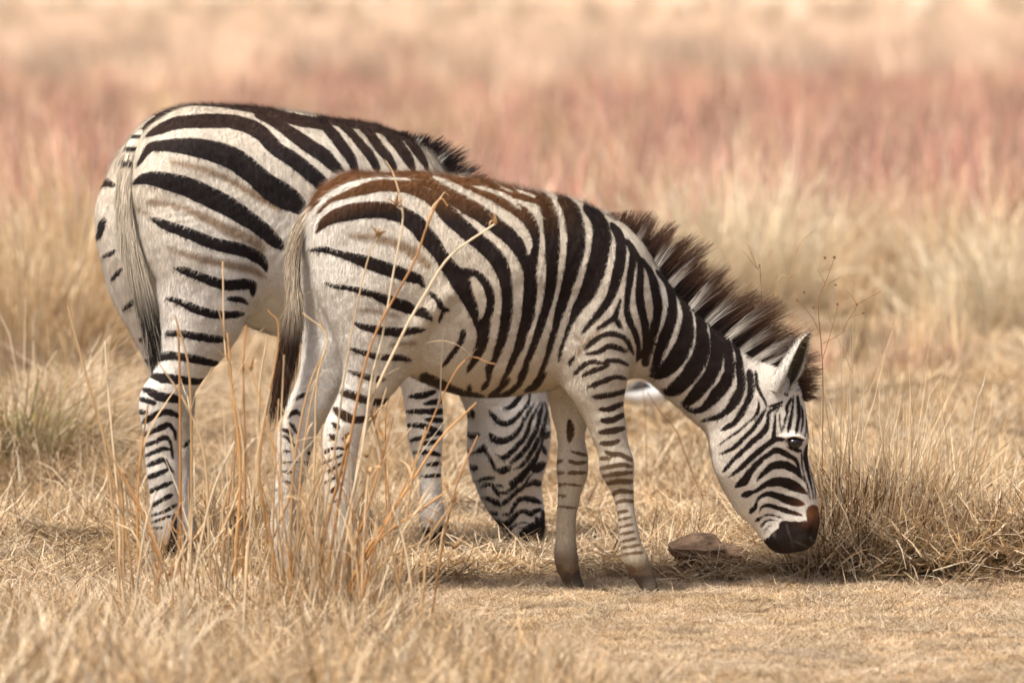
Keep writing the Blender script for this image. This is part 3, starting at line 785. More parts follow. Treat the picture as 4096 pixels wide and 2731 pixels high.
# ------------------------------------------------------------------ the foal
FF = Frame(1900, 2368, 0.0, R(8))
def leg(name, pts, v, lat, vs=None):
    out = []
    for i, p in enumerate(pts):
        out.append((p[0], p[1], p[2], lat[i] if i < len(lat) else p[2] / 1500 * 0.8, (vs[i] if vs and i < len(vs) else v)))
    return out
foal_parts = [
    ('torso', [(1450, 905, 218, .150, 0), (1600, 1000, 315, .172, 0), (1750, 1085, 382, .190, 0), (1900, 1153, 430, .195, 0), (2050, 1168, 414, .185, 0),
               (2190, 1165, 376, .160, 0), (2290, 1182, 335, .135, 0)], .02, 2.1, False),
    ('neck', [(2380, 1130, 215, .105, 0), (2473, 1190, 180, .094, 0), (2600, 1300, 171, .080, 0), (2730, 1412, 170, .071, 0), (2861, 1525, 174, .065, 0), (2965, 1620, 168, .062, 0)], .05, 2.0, False),
    ('chest', [(2380, 1300, 200, .105, 0), (2425, 1370, 145, .085, 0)], .05, 2.0, False),
    ('head_a', [(3060, 1620, 162, .062, 0), (3056, 1740, 188, .076, 0), (3050, 1830, 193, .070, 0), (3072, 1920, 180, .058, 0), (3113, 1990, 152, .047, 0),
                (3138, 2050, 135, .043, 0), (3158, 2105, 108, .044, 0)], .03, 2.2, False),
    ('head_lip', [(3215, 2090, 52, .042, 0), (3212, 2142, 46, .044, 0)], .02, 2.2, False),
    ('head_chin', [(3130, 2120, 66, .036, 0), (3120, 2140, 50, .034, 0)], .02, 2.2, False),
    ('head_cheek', [(2955, 1770, 85, .022, -.040), (2975, 1850, 88, .022, -.040)], .03, 2.0, False),
    ('head_cheek2', [(2955, 1770, 85, .022, .040), (2975, 1850, 88, .022, .040)], .03, 2.0, False),
    ('head_brow', [(3135, 1748, 8, .008, -.070), (3180, 1743, 9, .009, -.073), (3222, 1756, 8, .008, -.066)], .012, 2.0, False),
    ('head_brow2', [(3135, 1748, 8, .008, .070), (3180, 1743, 9, .009, .073), (3222, 1756, 8, .008, .066)], .012, 2.0, False),
    ('near_hind', leg('h', [(1445, 965, 215), (1475, 1130, 215), (1500, 1290, 180), (1502, 1425, 138), (1470, 1525, 104), (1428, 1620, 86), (1385, 1710, 84), (1366, 1785, 80),
                            (1360, 1880, 66), (1356, 1980, 54), (1360, 2080, 52), (1372, 2180, 55), (1395, 2255, 48), (1415, 2320, 54), (1425, 2350, 58)], -.085,
                      [.095, .105, .095, .078, .062, .052, .046, .042, .036, .031, .030, .034, .030, .036, .040], [-.07, -.08, -.085]), .045, 2.1, False),
    ('far_hind', leg('h', [(1400, 965, 210), (1400, 1130, 210), (1385, 1290, 175), (1340, 1420, 135), (1290, 1530, 98), (1238, 1630, 80), (1192, 1715, 78), (1172, 1790, 72),
                           (1158, 1890, 60), (1142, 1990, 50), (1135, 2090, 48), (1140, 2180, 52), (1162, 2245, 46), (1182, 2305, 52), (1192, 2335, 55)], .085,
                     [.095, .105, .095, .078, .062, .052, .046, .042, .036, .031, .030, .034, .030, .036, .040], [.07, .08, .085]), .045, 2.1, False),
    ('near_fore', leg('f', [(2370, 1180, 190), (2390, 1320, 165), (2402, 1460, 122), (2406, 1590, 96), (2428, 1700, 73), (2448, 1790, 58), (2467, 1872, 65), (2484, 1945, 49), (2499, 2030, 38),
                            (2515, 2120, 38), (2535, 2205, 46), (2552, 2258, 50), (2582, 2315, 40), (2600, 2352, 38)], -.095,
                      [.055, .065, .066, .056, .046, .039, .046, .033, .026, .026, .033, .036, .030, .036], [-.085, -.090]), .035, 2.1, False),
    ('far_fore', leg('f', [(2330, 1180, 190), (2330, 1320, 160), (2305, 1460, 118), (2288, 1580, 88), (2284, 1680, 64), (2286, 1765, 55), (2289, 1864, 62), (2280, 1955, 46), (2268, 2050, 37),
                           (2264, 2150, 38), (2264, 2225, 48), (2274, 2280, 43), (2290, 2325, 40), (2298, 2350, 40)], .095,
                     [.055, .065, .066, .056, .046, .039, .046, .033, .026, .026, .033, .036, .030, .036], [.085, .090]), .035, 2.1, False),
    ('near_fold', [(1630, 1340, 45, .030, -.135), (1715, 1262, 32, .028, -.160), (1790, 1175, 22, .020, -.178)], .03, 2.0, False),
    ('near_elbow', [(2330, 1450, 70, .026, -.110), (2318, 1520, 46, .022, -.106)], .05, 2.0, False),
    ('near_shoulder', [(2360, 1010, 60, .030, -.085), (2420, 1180, 90, .035, -.095), (2450, 1320, 80, .035, -.10)], .03, 2.0, False),
    ('nostril', [(3247, 2118, 8, .02, -.050), (3243, 2142, 7, .02, -.048)], .01, 2.0, True),
]
TOPX = [1210, 1287, 1383, 1485, 1606, 1829, 1955, 2083, 2210, 2306, 2401, 2465, 2523, 2600]
TOPY = [850, 767, 709, 686, 684, 717, 729, 761, 789, 805, 853, 910, 981, 1060]
def foal_light(V, S, ID, nm):
    c = np.tile(np.array([0.72, 0.64, 0.52]), (len(V), 1))
    leg_ = np.array([n.startswith(('near', 'far')) for n in nm])[ID]
    k = np.clip((1.02 - V[:, 2]) / 0.35, 0, 1) * leg_
    hind = np.clip((1700 - S[:, 0]) / 400, 0, 1)
    c += (np.array([0.88, 0.84, 0.77]) - c) * np.maximum(k * hind, hind * 0.7)[:, None]
    hd = np.array([n.startswith(('head', 'neck')) for n in nm])[ID]
    c[hd] = [0.80, 0.74, 0.65]
    n = vnoise(V, 9, 3)
    low = np.clip((0.55 - V[:, 2]) / 0.4, 0, 1) * leg_ * np.clip(n * 1.6 - 0.1, 0, 1)
    c += (np.array([0.52, 0.44, 0.31]) - c) * (low * 0.75)[:, None]
    dirt = np.clip((0.105 - V[:, 2] + (n - 0.5) * 0.06) / 0.05, 0, 1) * leg_
    dust = np.clip(vnoise(V, 5, 51) * 1.5 - .55, 0, 1) * (.6 + .8 * vnoise(V, 30, 52)); c += (np.array([0.50, 0.37, 0.24]) - c) * (dust * 0.28)[:, None]
    c += (np.array([0.20, 0.135, 0.085]) - c) * (dirt * 0.9)[:, None]
    hoof = np.clip((0.052 - V[:, 2]) / 0.008, 0, 1) * leg_
    c += (np.array([0.085, 0.066, 0.052]) - c) * (hoof * 0.9)[:, None]
    belly = np.clip((0.62 - V[:, 2]) / 0.1, 0, 1) * (~leg_) * (~hd)
    c += (np.array([0.50, 0.38, 0.24]) - c) * (belly * 0.5)[:, None]
    return c
def foal_dark(V, S, ID, nm):
    c = np.tile(np.array([0.022, 0.014, 0.012]), (len(V), 1))
    dep = S[:, 1] - np.interp(S[:, 0], TOPX, TOPY)
    br = np.clip(1.15 - dep / 150, 0, 1) * np.clip((2350 - S[:, 0]) / 300, 0, 1)
    c += (np.array([0.175, 0.076, 0.028]) - c) * br[:, None]
    lg = np.clip((1250 - S[:, 1]) / -200, 0, 1) * (S[:, 0] < 2620)
    c += (np.array([0.055, 0.033, 0.022]) - c) * (lg * 0.7)[:, None]
    c += (np.array([0.20, 0.125, 0.07]) - c) * (np.clip((0.46 - V[:, 2]) / 0.16, 0, .9) * (S[:, 0] > 2200) * (S[:, 0] < 2640))[:, None]
    nose = np.exp(-((S[:, 0] - 3250) ** 2 / 60 ** 2 + (S[:, 1] - 2030) ** 2 / 62 ** 2))
    c += (np.array([0.16, 0.065, 0.025]) - c) * np.clip(nose * 1.3, 0, 1)[:, None]
    mz = np.exp(-((S[:, 0] - 3180) ** 2 / 60 ** 2 + (S[:, 1] - 2170) ** 2 / 40 ** 2))
    c += (np.array([0.045, 0.036, 0.030]) - c) * np.clip(mz, 0, 1)[:, None]
    ln = stroke_field(S, parse('E2 1085,1080,3 1110,1180,5 1150,1290,4 1160,1380,2\nE2 1385,1150,4 1380,1220,6 1400,1280,8 1440,1290,5\nE2 900,1130,20 930,1220,18\nE2 1200,1300,8 1330,1360,8'))
    c += (np.array([0.10, 0.085, 0.072]) - c) * np.clip(ln / 6 + .5, 0, 1)[:, None]
    return c
def foal_fur(V, S, ID, nm):
    dep = S[:, 1] - np.interp(S[:, 0], TOPX, TOPY)
    L = np.full(len(V), 0.012) + 0.020 * np.clip(1 - dep / 160, 0, 1) * (S[:, 0] < 2450)
    leg_ = np.array([n.startswith(('near', 'far')) for n in nm])[ID]; hd = np.array([n.startswith('head') for n in nm])[ID]
    L[leg_ & (V[:, 2] < 0.5)] = 0.007; L[hd] = 0.005; L[V[:, 2] < 0.04] = 0.001
    return L
foal = finish_zebra(FF, 'foal', foal_parts, 0.0042, {'body': FOAL_BODY, 'far_hind': FOAL_HF, 'far_fore': FOAL_FF}, FOAL_SHADE, foal_light, foal_dark,
                    'small young zebra with brown back and fluffy striped mane, grazing in front', 190000, foal_fur)
def C4(x, y): return 2400 + x / 1.568, 800 + y / 1.568
BLK = np.array([0.022, 0.014, 0.012]); TIP = np.array([0.055, 0.028, 0.018])
mp = [(2401, 860, .1, -1, 20), (2465, 915, .2, -1, 80), (2523, 981, .35, -.95, 135), (2586, 1052, .52, -.85, 165), (2649, 1112, .60, -.80, 190), (2719, 1192, .63, -.77, 190),
      (2783, 1250, .64, -.77, 190), (2846, 1296, .68, -.73, 190), (2910, 1346, .72, -.68, 200), (2974, 1404, .78, -.62, 215), (3038, 1455, .84, -.54, 205),
      (3100, 1495, .92, -.38, 165), (3150, 1530, 1.0, -.18, 120), (3190, 1568, 1.0, .02, 82), (3212, 1600, 1.0, .12, 40)]
Dm = catmull(mp, 8); dd = np.r_[0, np.cumsum(np.linalg.norm(np.diff(Dm[:, :2], axis=0), axis=1))]; dd /= dd[-1]
wh = []
for (x, y), hwid in zip([(215, 280), (335, 415), (450, 525), (580, 655), (690, 745), (800, 850), (890, 930), (960, 990), (1030, 1020)], [.011, .016, .018, .018, .017, .015, .013, .012, .011]):
    sx, sy = C4(x, y); wh.append((dd[np.argmin(np.hypot(Dm[:, 0] - sx, Dm[:, 1] - sy))], hwid))
mp = [(a, b, c, d, e * 1.08) for a, b, c, d, e in mp]
mane(FF, foal, mp, 9500, wh, 0.0014, np.array([0.10, 0.052, 0.033]), BLK, 0.018)
def foal_tail_col(t, r):
    cream = np.array([0.64, 0.55, 0.42]); brn = np.array([0.13, 0.06, 0.03]); blk = np.array([0.025, 0.016, 0.013])
    k = np.clip((t - 0.62) / 0.2, 0, 1)[:, None]; c = np.where((r < 0.22)[:, None], brn, cream)
    return c * (1 - k) + np.where((r < 0.25)[:, None], brn, blk) * k
tail(FF, foal, [(1330, 800, 0, .008), (1270, 822, 0, .018), (1218, 880, 0, .019), (1182, 970, 0, .016), (1172, 1080, 0, .014), (1176, 1190, 0, .018), (1165, 1300, 0, .016), (1147, 1410, 0, .012), (1130, 1500, 0, .006)],
     4200, foal_tail_col, (0.20, 0.16), (0.026, 0.055, 0.12, 0.12))
EC = {'out': (0.56, 0.53, 0.48), 'tip': (0.62, 0.57, 0.48), 'in': (0.085, 0.072, 0.045), 'rim': (0.56, 0.51, 0.43)}
ear(FF, foal, (3106, 1568), (3219, 1336), -.050, -.066, (0.72, -0.75, 0.1), 0.029, EC)
ear(FF, foal, (3085, 1570), (3150, 1345), .050, .075, (0.9, 0.62, 0.1), 0.034, EC)
eye(FF, foal, 3180, 1770, -.064, .0215, (1, .75, .68)); eye(FF, foal, 3180, 1770, .064, .0215, (1, .75, .68))

# ------------------------------------------------------------------ the adult
AF = Frame(1150, 2270, 0.95, R(24))
adult_parts = [
    ('torso', [(775, 690, 258, .190, 0), (870, 765, 340, .225, 0), (1000, 835, 400, .255, 0), (1200, 905, 448, .275, 0), (1390, 938, 450, .245, 0)], .02, 2.1, False),
    ('croup', [(690, 600, 150, .12, 0), (800, 650, 225, .17, 0)], .04, 2.0, False),
    ('neck', [(1530, 965, 350, .17, 0), (1660, 1060, 275, .14, 0), (1800, 1210, 222, .11, 0), (1930, 1370, 190, .095, 0), (2010, 1510, 180, .085, 0)], .06, 2.0, False),
    ('head_a', [(2030, 1600, 165, .085, 0), (2040, 1720, 168, .098, 0), (2030, 1810, 165, .092, 0), (2030, 1890, 142, .078, 0), (2050, 1970, 118, .062, 0),
                (2078, 2045, 99, .050, 0), (2096, 2110, 82, .048, 0), (2100, 2135, 62, .044, 0)], .03, 2.2, False),
    ('head_cheek', [(2075, 1700, 100, .030, -.078), (2062, 1800, 105, .030, -.074), (2070, 1880, 80, .026, -.062)], .016, 2.0, False),
    ('head_brow', [(2140, 1708, 16, .018, -.082), (2178, 1716, 16, .018, -.080)], .012, 2.0, False),
    ('near_hind', leg('h', [(760, 780, 235), (805, 930, 245), (835, 1060, 225), (815, 1190, 190), (782, 1320, 148), (738, 1440, 108), (692, 1535, 92), (652, 1610, 92),
                            (645, 1690, 84), (648, 1800, 72), (656, 1930, 62), (664, 2050, 60), (684, 2140, 62), (715, 2200, 54), (738, 2245, 60), (745, 2268, 62)], -.115,
                      [.115, .135, .13, .115, .095, .075, .062, .056, .052, .044, .040, .040, .045, .040, .046, .050], [-.085, -.10, -.11]), .05, 2.1, False),
    ('far_hind', leg('h', [(640, 760, 225), (590, 880, 212), (580, 1040, 178), (600, 1200, 128), (640, 1340, 100), (672, 1450, 85), (690, 1540, 78), (700, 1620, 76),
                           (706, 1700, 62), (712, 1820, 48), (718, 1950, 44), (722, 2060, 46), (740, 2140, 52), (762, 2190, 46), (780, 2230, 52), (786, 2250, 54)], .115,
                     [.115, .135, .13, .115, .095, .075, .062, .056, .052, .044, .040, .040, .045, .040, .046, .050], [.085, .10, .11]), .05, 2.1, False),
    ('near_fore', leg('f', [(1650, 1020, 200), (1660, 1200, 180), (1680, 1380, 120), (1688, 1520, 82), (1697, 1640, 68), (1700, 1740, 64), (1710, 1830, 54), (1720, 1920, 46),
                            (1726, 2010, 46), (1738, 2090, 54), (1765, 2160, 48), (1795, 2220, 50), (1805, 2250, 52)], -.125,
                      [.06, .075, .08, .065, .055, .050, .046, .038, .036, .042, .036, .042, .044], [-.11, -.12]), .04, 2.1, False),
    ('far_fore', leg('f', [(1640, 1020, 200), (1720, 1200, 180), (1830, 1380, 120), (1900, 1520, 82), (1950, 1640, 66), (1980, 1740, 60), (2000, 1830, 50), (2015, 1920, 42),
                           (2025, 1990, 42), (2035, 2050, 50), (2060, 2100, 44), (2085, 2140, 46), (2092, 2160, 48)], .125,
                     [.06, .075, .08, .065, .055, .050, .046, .038, .036, .042, .036, .042, .044], [.11, .12]), .04, 2.1, False),
]
ATX = [459, 510, 574, 644, 746, 874, 1001, 1129, 1300, 1463, 1567, 1672, 1741]; ATY = [624, 541, 478, 430, 409, 411, 427, 446, 465, 496, 522, 583, 653]
def adult_light(V, S, ID, nm):
    c = np.tile(np.array([0.76, 0.68, 0.56]), (len(V), 1))
    leg_ = np.array([n.startswith(('near', 'far')) for n in nm])[ID]
    c += (np.array([0.88, 0.845, 0.78]) - c) * np.clip((1.05 - V[:, 2]) / 0.3, 0, 1)[:, None]
    dep = S[:, 1] - np.interp(S[:, 0], ATX, ATY)
    c += (np.array([0.60, 0.50, 0.37]) - c) * (np.clip(1 - dep / 120, 0, 1) * 0.6)[:, None]
    n = vnoise(V, 9, 4)
    dirt = np.clip((0.20 - V[:, 2] + (n - 0.5) * 0.1) / 0.1, 0, 1) * leg_
    dust = np.clip(vnoise(V, 5, 53) * 1.5 - .55, 0, 1) * (.6 + .8 * vnoise(V, 30, 54)); c += (np.array([0.52, 0.39, 0.26]) - c) * (dust * 0.30)[:, None]
    c += (np.array([0.26, 0.19, 0.13]) - c) * (dirt * 0.85)[:, None]
    hoof = np.clip((0.06 - V[:, 2]) / 0.008, 0, 1) * leg_
    c += (np.array([0.07, 0.056, 0.046]) - c) * (hoof * 0.9)[:, None]
    hd = np.array([n.startswith(('head', 'neck')) for n in nm])[ID]; c[hd] = [0.82, 0.77, 0.70]
    return c
def adult_dark(V, S, ID, nm):
    c = np.tile(np.array([0.021, 0.016, 0.016]), (len(V), 1))
    dep = S[:, 1] - np.interp(S[:, 0], ATX, ATY)
    c += (np.array([0.055, 0.028, 0.018]) - c) * (np.clip(1 - dep / 200, 0, 1) * 0.8)[:, None]
    return c
def adult_fur(V, S, ID, nm):
    dep = S[:, 1] - np.interp(S[:, 0], ATX, ATY)
    L = np.full(len(V), 0.014) + 0.016 * np.clip(1 - dep / 90, 0, 1)
    leg_ = np.array([n.startswith(('near', 'far')) for n in nm])[ID]
    L[leg_ & (V[:, 2] < 0.6)] = 0.008; L[V[:, 2] < 0.05] = 0.001
    return L
adult = finish_zebra(AF, 'adult', adult_parts, 0.005, {'body': ADULT_BODY, 'farrump': ADULT_FAR}, ADULT_SHADE, adult_light, adult_dark,
                     'large adult zebra with broad dark stripes, rump turned outwards, grazing behind the foal', 190000, adult_fur)
mane(AF, adult, [(1560, 530, .2, -1, 30), (1630, 565, .4, -.9, 60), (1690, 615, .6, -.8, 95), (1741, 668, .75, -.66, 135), (1790, 728, .8, -.6, 140), (1840, 795, .8, -.6, 130), (1900, 890, .8, -.6, 130), (1980, 1020, .8, -.6, 130), (2060, 1200, .9, -.4, 120), (2140, 1400, 1, -.2, 100)],
     4200, [(.1, .01), (.2, .012), (.3, .015), (.4, .015), (.5, .015), (.6, .015), (.7, .015), (.8, .015), (.9, .015)], 0.0026, np.array([0.03, 0.022, 0.022]), np.array([0.022, 0.016, 0.016]), 0.02)
def adult_tail_col(t, r):
    cream = np.array([0.68, 0.60, 0.48]); gry = np.array([0.10, 0.085, 0.07]); blk = np.array([0.02, 0.016, 0.015])
    bars = ((np.sin(t * 90) > 0.45) & (t < 0.32))[:, None]
    c = np.where((r < 0.14)[:, None], gry, cream); c = np.where(bars & (r < 0.75)[:, None], blk, c)
    k = np.clip((t - 0.78) / 0.2, 0, 1)[:, None]
    return c * (1 - k) + np.where((r < 0.12)[:, None], cream * 0.7, blk) * k
tail(AF, adult, [(660, 500, 0, .012), (590, 520, 0, .024), (536, 592, -.005, .026), (510, 690, -.015, .023), (500, 800, -.03, .020), (508, 890, -.04, .020), (530, 990, -.05, .018), (555, 1090, -.06, .016), (582, 1190, -.07, .016), (602, 1280, -.08, .010)],
     4600, adult_tail_col, (0.10, 0.10), (0.020, 0.06, 0.16, 0.16), 0.0018)
AE = {'out': (0.55, 0.51, 0.46), 'tip': (0.05, 0.04, 0.04), 'in': (0.2, 0.18, 0.15), 'rim': (0.5, 0.46, 0.4)}
ear(AF, adult, (2120, 1470), (2250, 1330), -.06, -.09, (0.8, -0.5, 0.3), 0.042, AE)
ear(AF, adult, (2120, 1470), (2250, 1330), .06, .09, (0.8, 0.5, 0.3), 0.042, AE)
eye(AF, adult, 2176, 1738, -.082, .02); eye(AF, adult, 2176, 1738, .082, .02)
#@@GRASS
# ------------------------------------------------------------------ dry grass
GOLD = np.array([[.72, .49, .26], [.84, .64, .41], [.58, .37, .18], [.74, .55, .35], [.30, .175, .085], [.92, .76, .53]])
GREY = np.array([[.56, .42, .275], [.72, .55, .37], [.36, .25, .15], [.82, .66, .47]])
PINK = np.array([[.70, .36, .27], [.77, .48, .37], [.54, .26, .20], [.80, .58, .44], [.70, .44, .35], [.76, .56, .42]])
BLOND = np.array([[.86, .64, .39], [.80, .56, .32], [.92, .76, .53], [.64, .43, .23]])
TAN = np.array([[.74, .55, .39], [.84, .65, .48], [.65, .48, .34], [.79, .60, .44]])
for A_ in (GOLD, GREY, BLOND, TAN): A_ *= [.955, .985, 1.02]
PINK *= [.91, .87, .89]
GREEN = np.array([[.22, .25, .07], [.32, .30, .10], [.45, .36, .16]])
def blades(roots, az, inc, length, width, droop, pal, nseg=3, shade=(0.75, 1.05), seed=0):
    """curved tapering blades; az heading, inc angle from vertical, droop extra bend to the tip"""
    n = len(roots); g = np.random.default_rng(seed)
    col = pal[g.integers(0, len(pal), n)] * g.uniform(0.82, 1.12, (n, 1))
    hx = np.stack([np.cos(az), np.sin(az), 0 * az], 1); p = roots.copy(); V = []; C = []
    sa = az + math.pi / 2 + g.normal(0, 0.7, n); side = np.stack([np.cos(sa), np.sin(sa), g.normal(0, .25, n)], 1)
    kink = g.normal(0, 0.16, (n, nseg))
    for s in range(nseg + 1):
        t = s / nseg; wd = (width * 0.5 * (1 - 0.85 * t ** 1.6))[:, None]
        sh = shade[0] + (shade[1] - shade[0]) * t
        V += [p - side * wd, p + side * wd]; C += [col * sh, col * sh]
        if s < nseg:
            a = inc + droop * (s + 0.5) / nseg + kink[:, s]
            p = p + (hx * np.sin(a)[:, None] + np.array([0, 0, 1.0]) * np.cos(a)[:, None]) * (length / nseg)[:, None]
    V = np.stack(V, 1).reshape(-1, 3); C = np.stack(C, 1).reshape(-1, 3)
    k = 2 * (nseg + 1); b = (np.arange(n) * k)[:, None]
    F = np.vstack([b + np.array([2 * s, 2 * s + 1, 2 * s + 3, 2 * s + 2])[None] for s in range(nseg)])
    return V, F, C
def disc(g, n, r, pw=0.5):
    a = g.random(n) * 2 * math.pi; q = r * g.random(n) ** pw
    return np.stack([q * np.cos(a), q * np.sin(a), np.zeros(n)], 1)
def proto(name, seed, n, r, ln, inc, width, droop, pal, z=(0, 0), nseg=2, pw=0.5, shade=(0.8, 1.0), mat=None):
    g = np.random.default_rng(seed); P = disc(g, n, r, pw); P[:, 2] = g.uniform(z[0], z[1], n)
    V, F, C = blades(P, g.random(n) * 2 * math.pi, g.normal(inc[0], inc[1], n), g.uniform(ln[0], ln[1], n), g.uniform(width[0], width[1], n), g.normal(droop[0], droop[1], n), pal, nseg, shade, seed)
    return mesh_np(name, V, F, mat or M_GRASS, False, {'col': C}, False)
def scatter(name, label, cat, protos, P, rot, scl, idx, kind='stuff'):
    col = bpy.data.collections.new(name + '_source')
    for i, o in enumerate(protos):
        o.name = '%02d_' % i + o.name; col.objects.link(o)
    me = bpy.data.meshes.new(name); me.vertices.add(len(P)); me.vertices.foreach_set('co', np.asarray(P, np.float32).ravel())
    a = me.attributes.new('rot', 'FLOAT_VECTOR', 'POINT'); a.data.foreach_set('vector', np.asarray(rot, np.float32).ravel())
    a = me.attributes.new('scl', 'FLOAT', 'POINT'); a.data.foreach_set('value', np.asarray(scl, np.float32))
    a = me.attributes.new('idx', 'INT', 'POINT'); a.data.foreach_set('value', np.asarray(idx, np.int32))
    o = bpy.data.objects.new(name, me); COL.objects.link(o); tag(o, label, cat, kind=kind)
    ng = bpy.data.node_groups.new(name, 'GeometryNodeTree')
    ng.interface.new_socket('Geometry', in_out='INPUT', socket_type='NodeSocketGeometry')
    ng.interface.new_socket('Geometry', in_out='OUTPUT', socket_type='NodeSocketGeometry')
    N = ng.nodes; L = ng.links
    gi = N.new('NodeGroupInput'); go = N.new('NodeGroupOutput'); ip = N.new('GeometryNodeInstanceOnPoints'); ci = N.new('GeometryNodeCollectionInfo')
    ci.inputs[0].default_value = col; ci.inputs['Separate Children'].default_value = True; ci.inputs['Reset Children'].default_value = True
    def na(nm, ty):
        x = N.new('GeometryNodeInputNamedAttribute'); x.data_type = ty; x.inputs[0].default_value = nm; return x.outputs[0]
    L.new(gi.outputs[0], ip.inputs['Points']); L.new(ci.outputs[0], ip.inputs['Instance']); ip.inputs['Pick Instance'].default_value = True
    L.new(na('idx', 'INT'), ip.inputs['Instance Index']); L.new(na('rot', 'FLOAT_VECTOR'), ip.inputs['Rotation']); L.new(na('scl', 'FLOAT'), ip.inputs['Scale'])
    L.new(ip.outputs[0], go.inputs[0])
    md = o.modifiers.new('scatter', 'NODES'); md.node_group = ng
    return o
def zone(n, y0, y1, half=1.75, seed=1, margin=1.12, geo=False):
    g = np.random.default_rng(seed); f = 1.8 if y1 < 17 else 2.4; n = int(n * f / margin); margin = f
    y = (20 + y0) * ((20 + y1) / (20 + y0)) ** g.random(n) - 20 if geo else g.uniform(y0, y1, n)
    x = g.uniform(-1, 1, n) * (20 + y) / 20 * 1.366 * margin
    return x, y
def pose(x, y, g, tilt=0.12, sink=0.0):
    z = gh(x, y) - sink
    rot = np.stack([g.normal(0, tilt, len(x)), g.normal(0, tilt, len(x)), g.random(len(x)) * 6.283], 1)
    return np.stack([x, y, z], 1), rot
def build_litter():
    g = np.random.default_rng(11)
    mats = [proto('straw_mat', 20 + i, 620, .17, (.04, .13), (1.50, .13), (.003, .0058), (0, .3), GOLD if i < 3 else GREY, (.002, .022)) for i in range(5)]
    stub = [proto('stubble', 30 + i, 420, .17, (.010, .034), (1.05, .4), (.002, .0036), (.3, .4), np.vstack([GOLD, TAN])) for i in range(3)]
    hay = [proto('hay', 40 + i, 300, .17, (.07, .20), (1.05, .38), (.003, .0052), (.5, .5), np.vstack([GOLD, GREY]) if i < 2 else GOLD, (0, .05), 3) for i in range(4)]
    P = []; Rr = []; S = []; I = []; M, T, H = list(range(5)), [5, 6, 7], [8, 9, 10, 11]
    def put(x, y, ids, s0, s1, tilt=.12, sink=0.0):
        if ids is H or ids[0] == 8:
            q = ~((np.abs(x - .68) < .42) & (y > 4.3) & (y < 7.9)) & ~((np.abs(x - .535) < .20) & (y > .1) & (y < .70)) & ~((np.abs(x - .03) < .30) & (y > .5) & (y < 1.8)); x, y = x[q], y[q]
        if ids[0] == 0 and s1 > 1.2 and y.min() > 4:
            q = ~((np.abs(x - .5) < .30) & (y > 5.2) & (y < 7.6)); x, y = x[q], y[q]
        if ids[0] == 5:
            q = ~((np.abs(x - .38) < .12) & (y > -.36) & (y < .12)) & ~((np.abs(x - .17) < .11) & (y > -.22) & (y < .25)); x, y = x[q], y[q]
        p, r = pose(x, y, g, tilt, sink); P.append(p); Rr.append(r); S.append(g.uniform(s0, s1, len(x))); I.append(g.choice(ids, len(x)))
    x, y = zone(1180, -3.6, 0.7, seed=2); k = (x > -.50 - .30 * np.clip(y + 1.6, -9, 0)); put(x[~k], y[~k], M, .45, .8, .06); put(x[k], y[k], M, .30, .46, .03, .003)
    x, y = zone(2050, -3.6, 0.75, seed=3); k = (x > -.50 - .30 * np.clip(y + 1.6, -9, 0)); put(x[~k], y[~k], T, .7, 1.2); put(x[k], y[k], T, .3, .62, .06)
    edge = lambda x: -.05 + .75 * vnoise(np.stack([x, x * 0], 1), 2.3, 61) ** 1.3 + .12 * vnoise(np.stack([x, x * 0 + 5], 1), 9, 62)
    x, y = zone(980, -0.1, 5.0, seed=4); k = y > edge(x); put(x[k], y[k], M, .8, 1.25)
    x, y = zone(640, 0.2, 5.0, seed=5)
    k = (y > edge(x) + .1) & (vnoise(np.stack([x, y], 1), 1.6, 8) > 0.40) & ~((np.abs(x - 0.02) < 0.42) & (y < 1.75)); put(x[k], y[k], H, .6, 1.15)
    x, y = zone(120, 0.35, 1.5, seed=15); k = (np.abs(x - 0.02) < 0.42); put(x[k], y[k], H, .3, .5)
    x, y = zone(700, 5.0, 16.0, seed=6, geo=True); put(x, y, M, 1.3, 2.0)
    x, y = zone(260, 5.0, 16.0, seed=7, geo=True); k = (x < -.3) | (vnoise(np.stack([x, y], 1), .7, 31) > .6); put(x[k], y[k], H, .8, 1.4)
    x, y = zone(420, .35, 2.6, seed=13); k = (x > .82) & (x < 2.2); put(x[k], y[k], H, .9, 1.5)
    x, y = zone(110, -6.8, -3.9, seed=14, margin=1.3); k = (x < -.45); put(x[k], y[k], H, 1.4, 2.1, .2)
    x, y = zone(700, 16.0, 60.0, seed=8, geo=True); put(x, y, M, 3.5, 6.0)
    # soft heap of grass along the front left
    x, y = zone(520, -4.2, -1.35, seed=9)
    k = (x < -0.40 - (y + 1.5) * 0.30 + 0.12 * g.random(len(x))); put(x[k], y[k], H, .6, 1.0)
    x, y = zone(40, -4.2, -2.7, seed=10); k = x < .15; put(x[k], y[k], H, .5, .8)
    scatter('straw_litter', 'matted dry straw and stubble covering the ground', 'straw', mats + stub + hay, np.vstack(P), np.vstack(Rr), np.concatenate(S), np.concatenate(I))
build_litter()
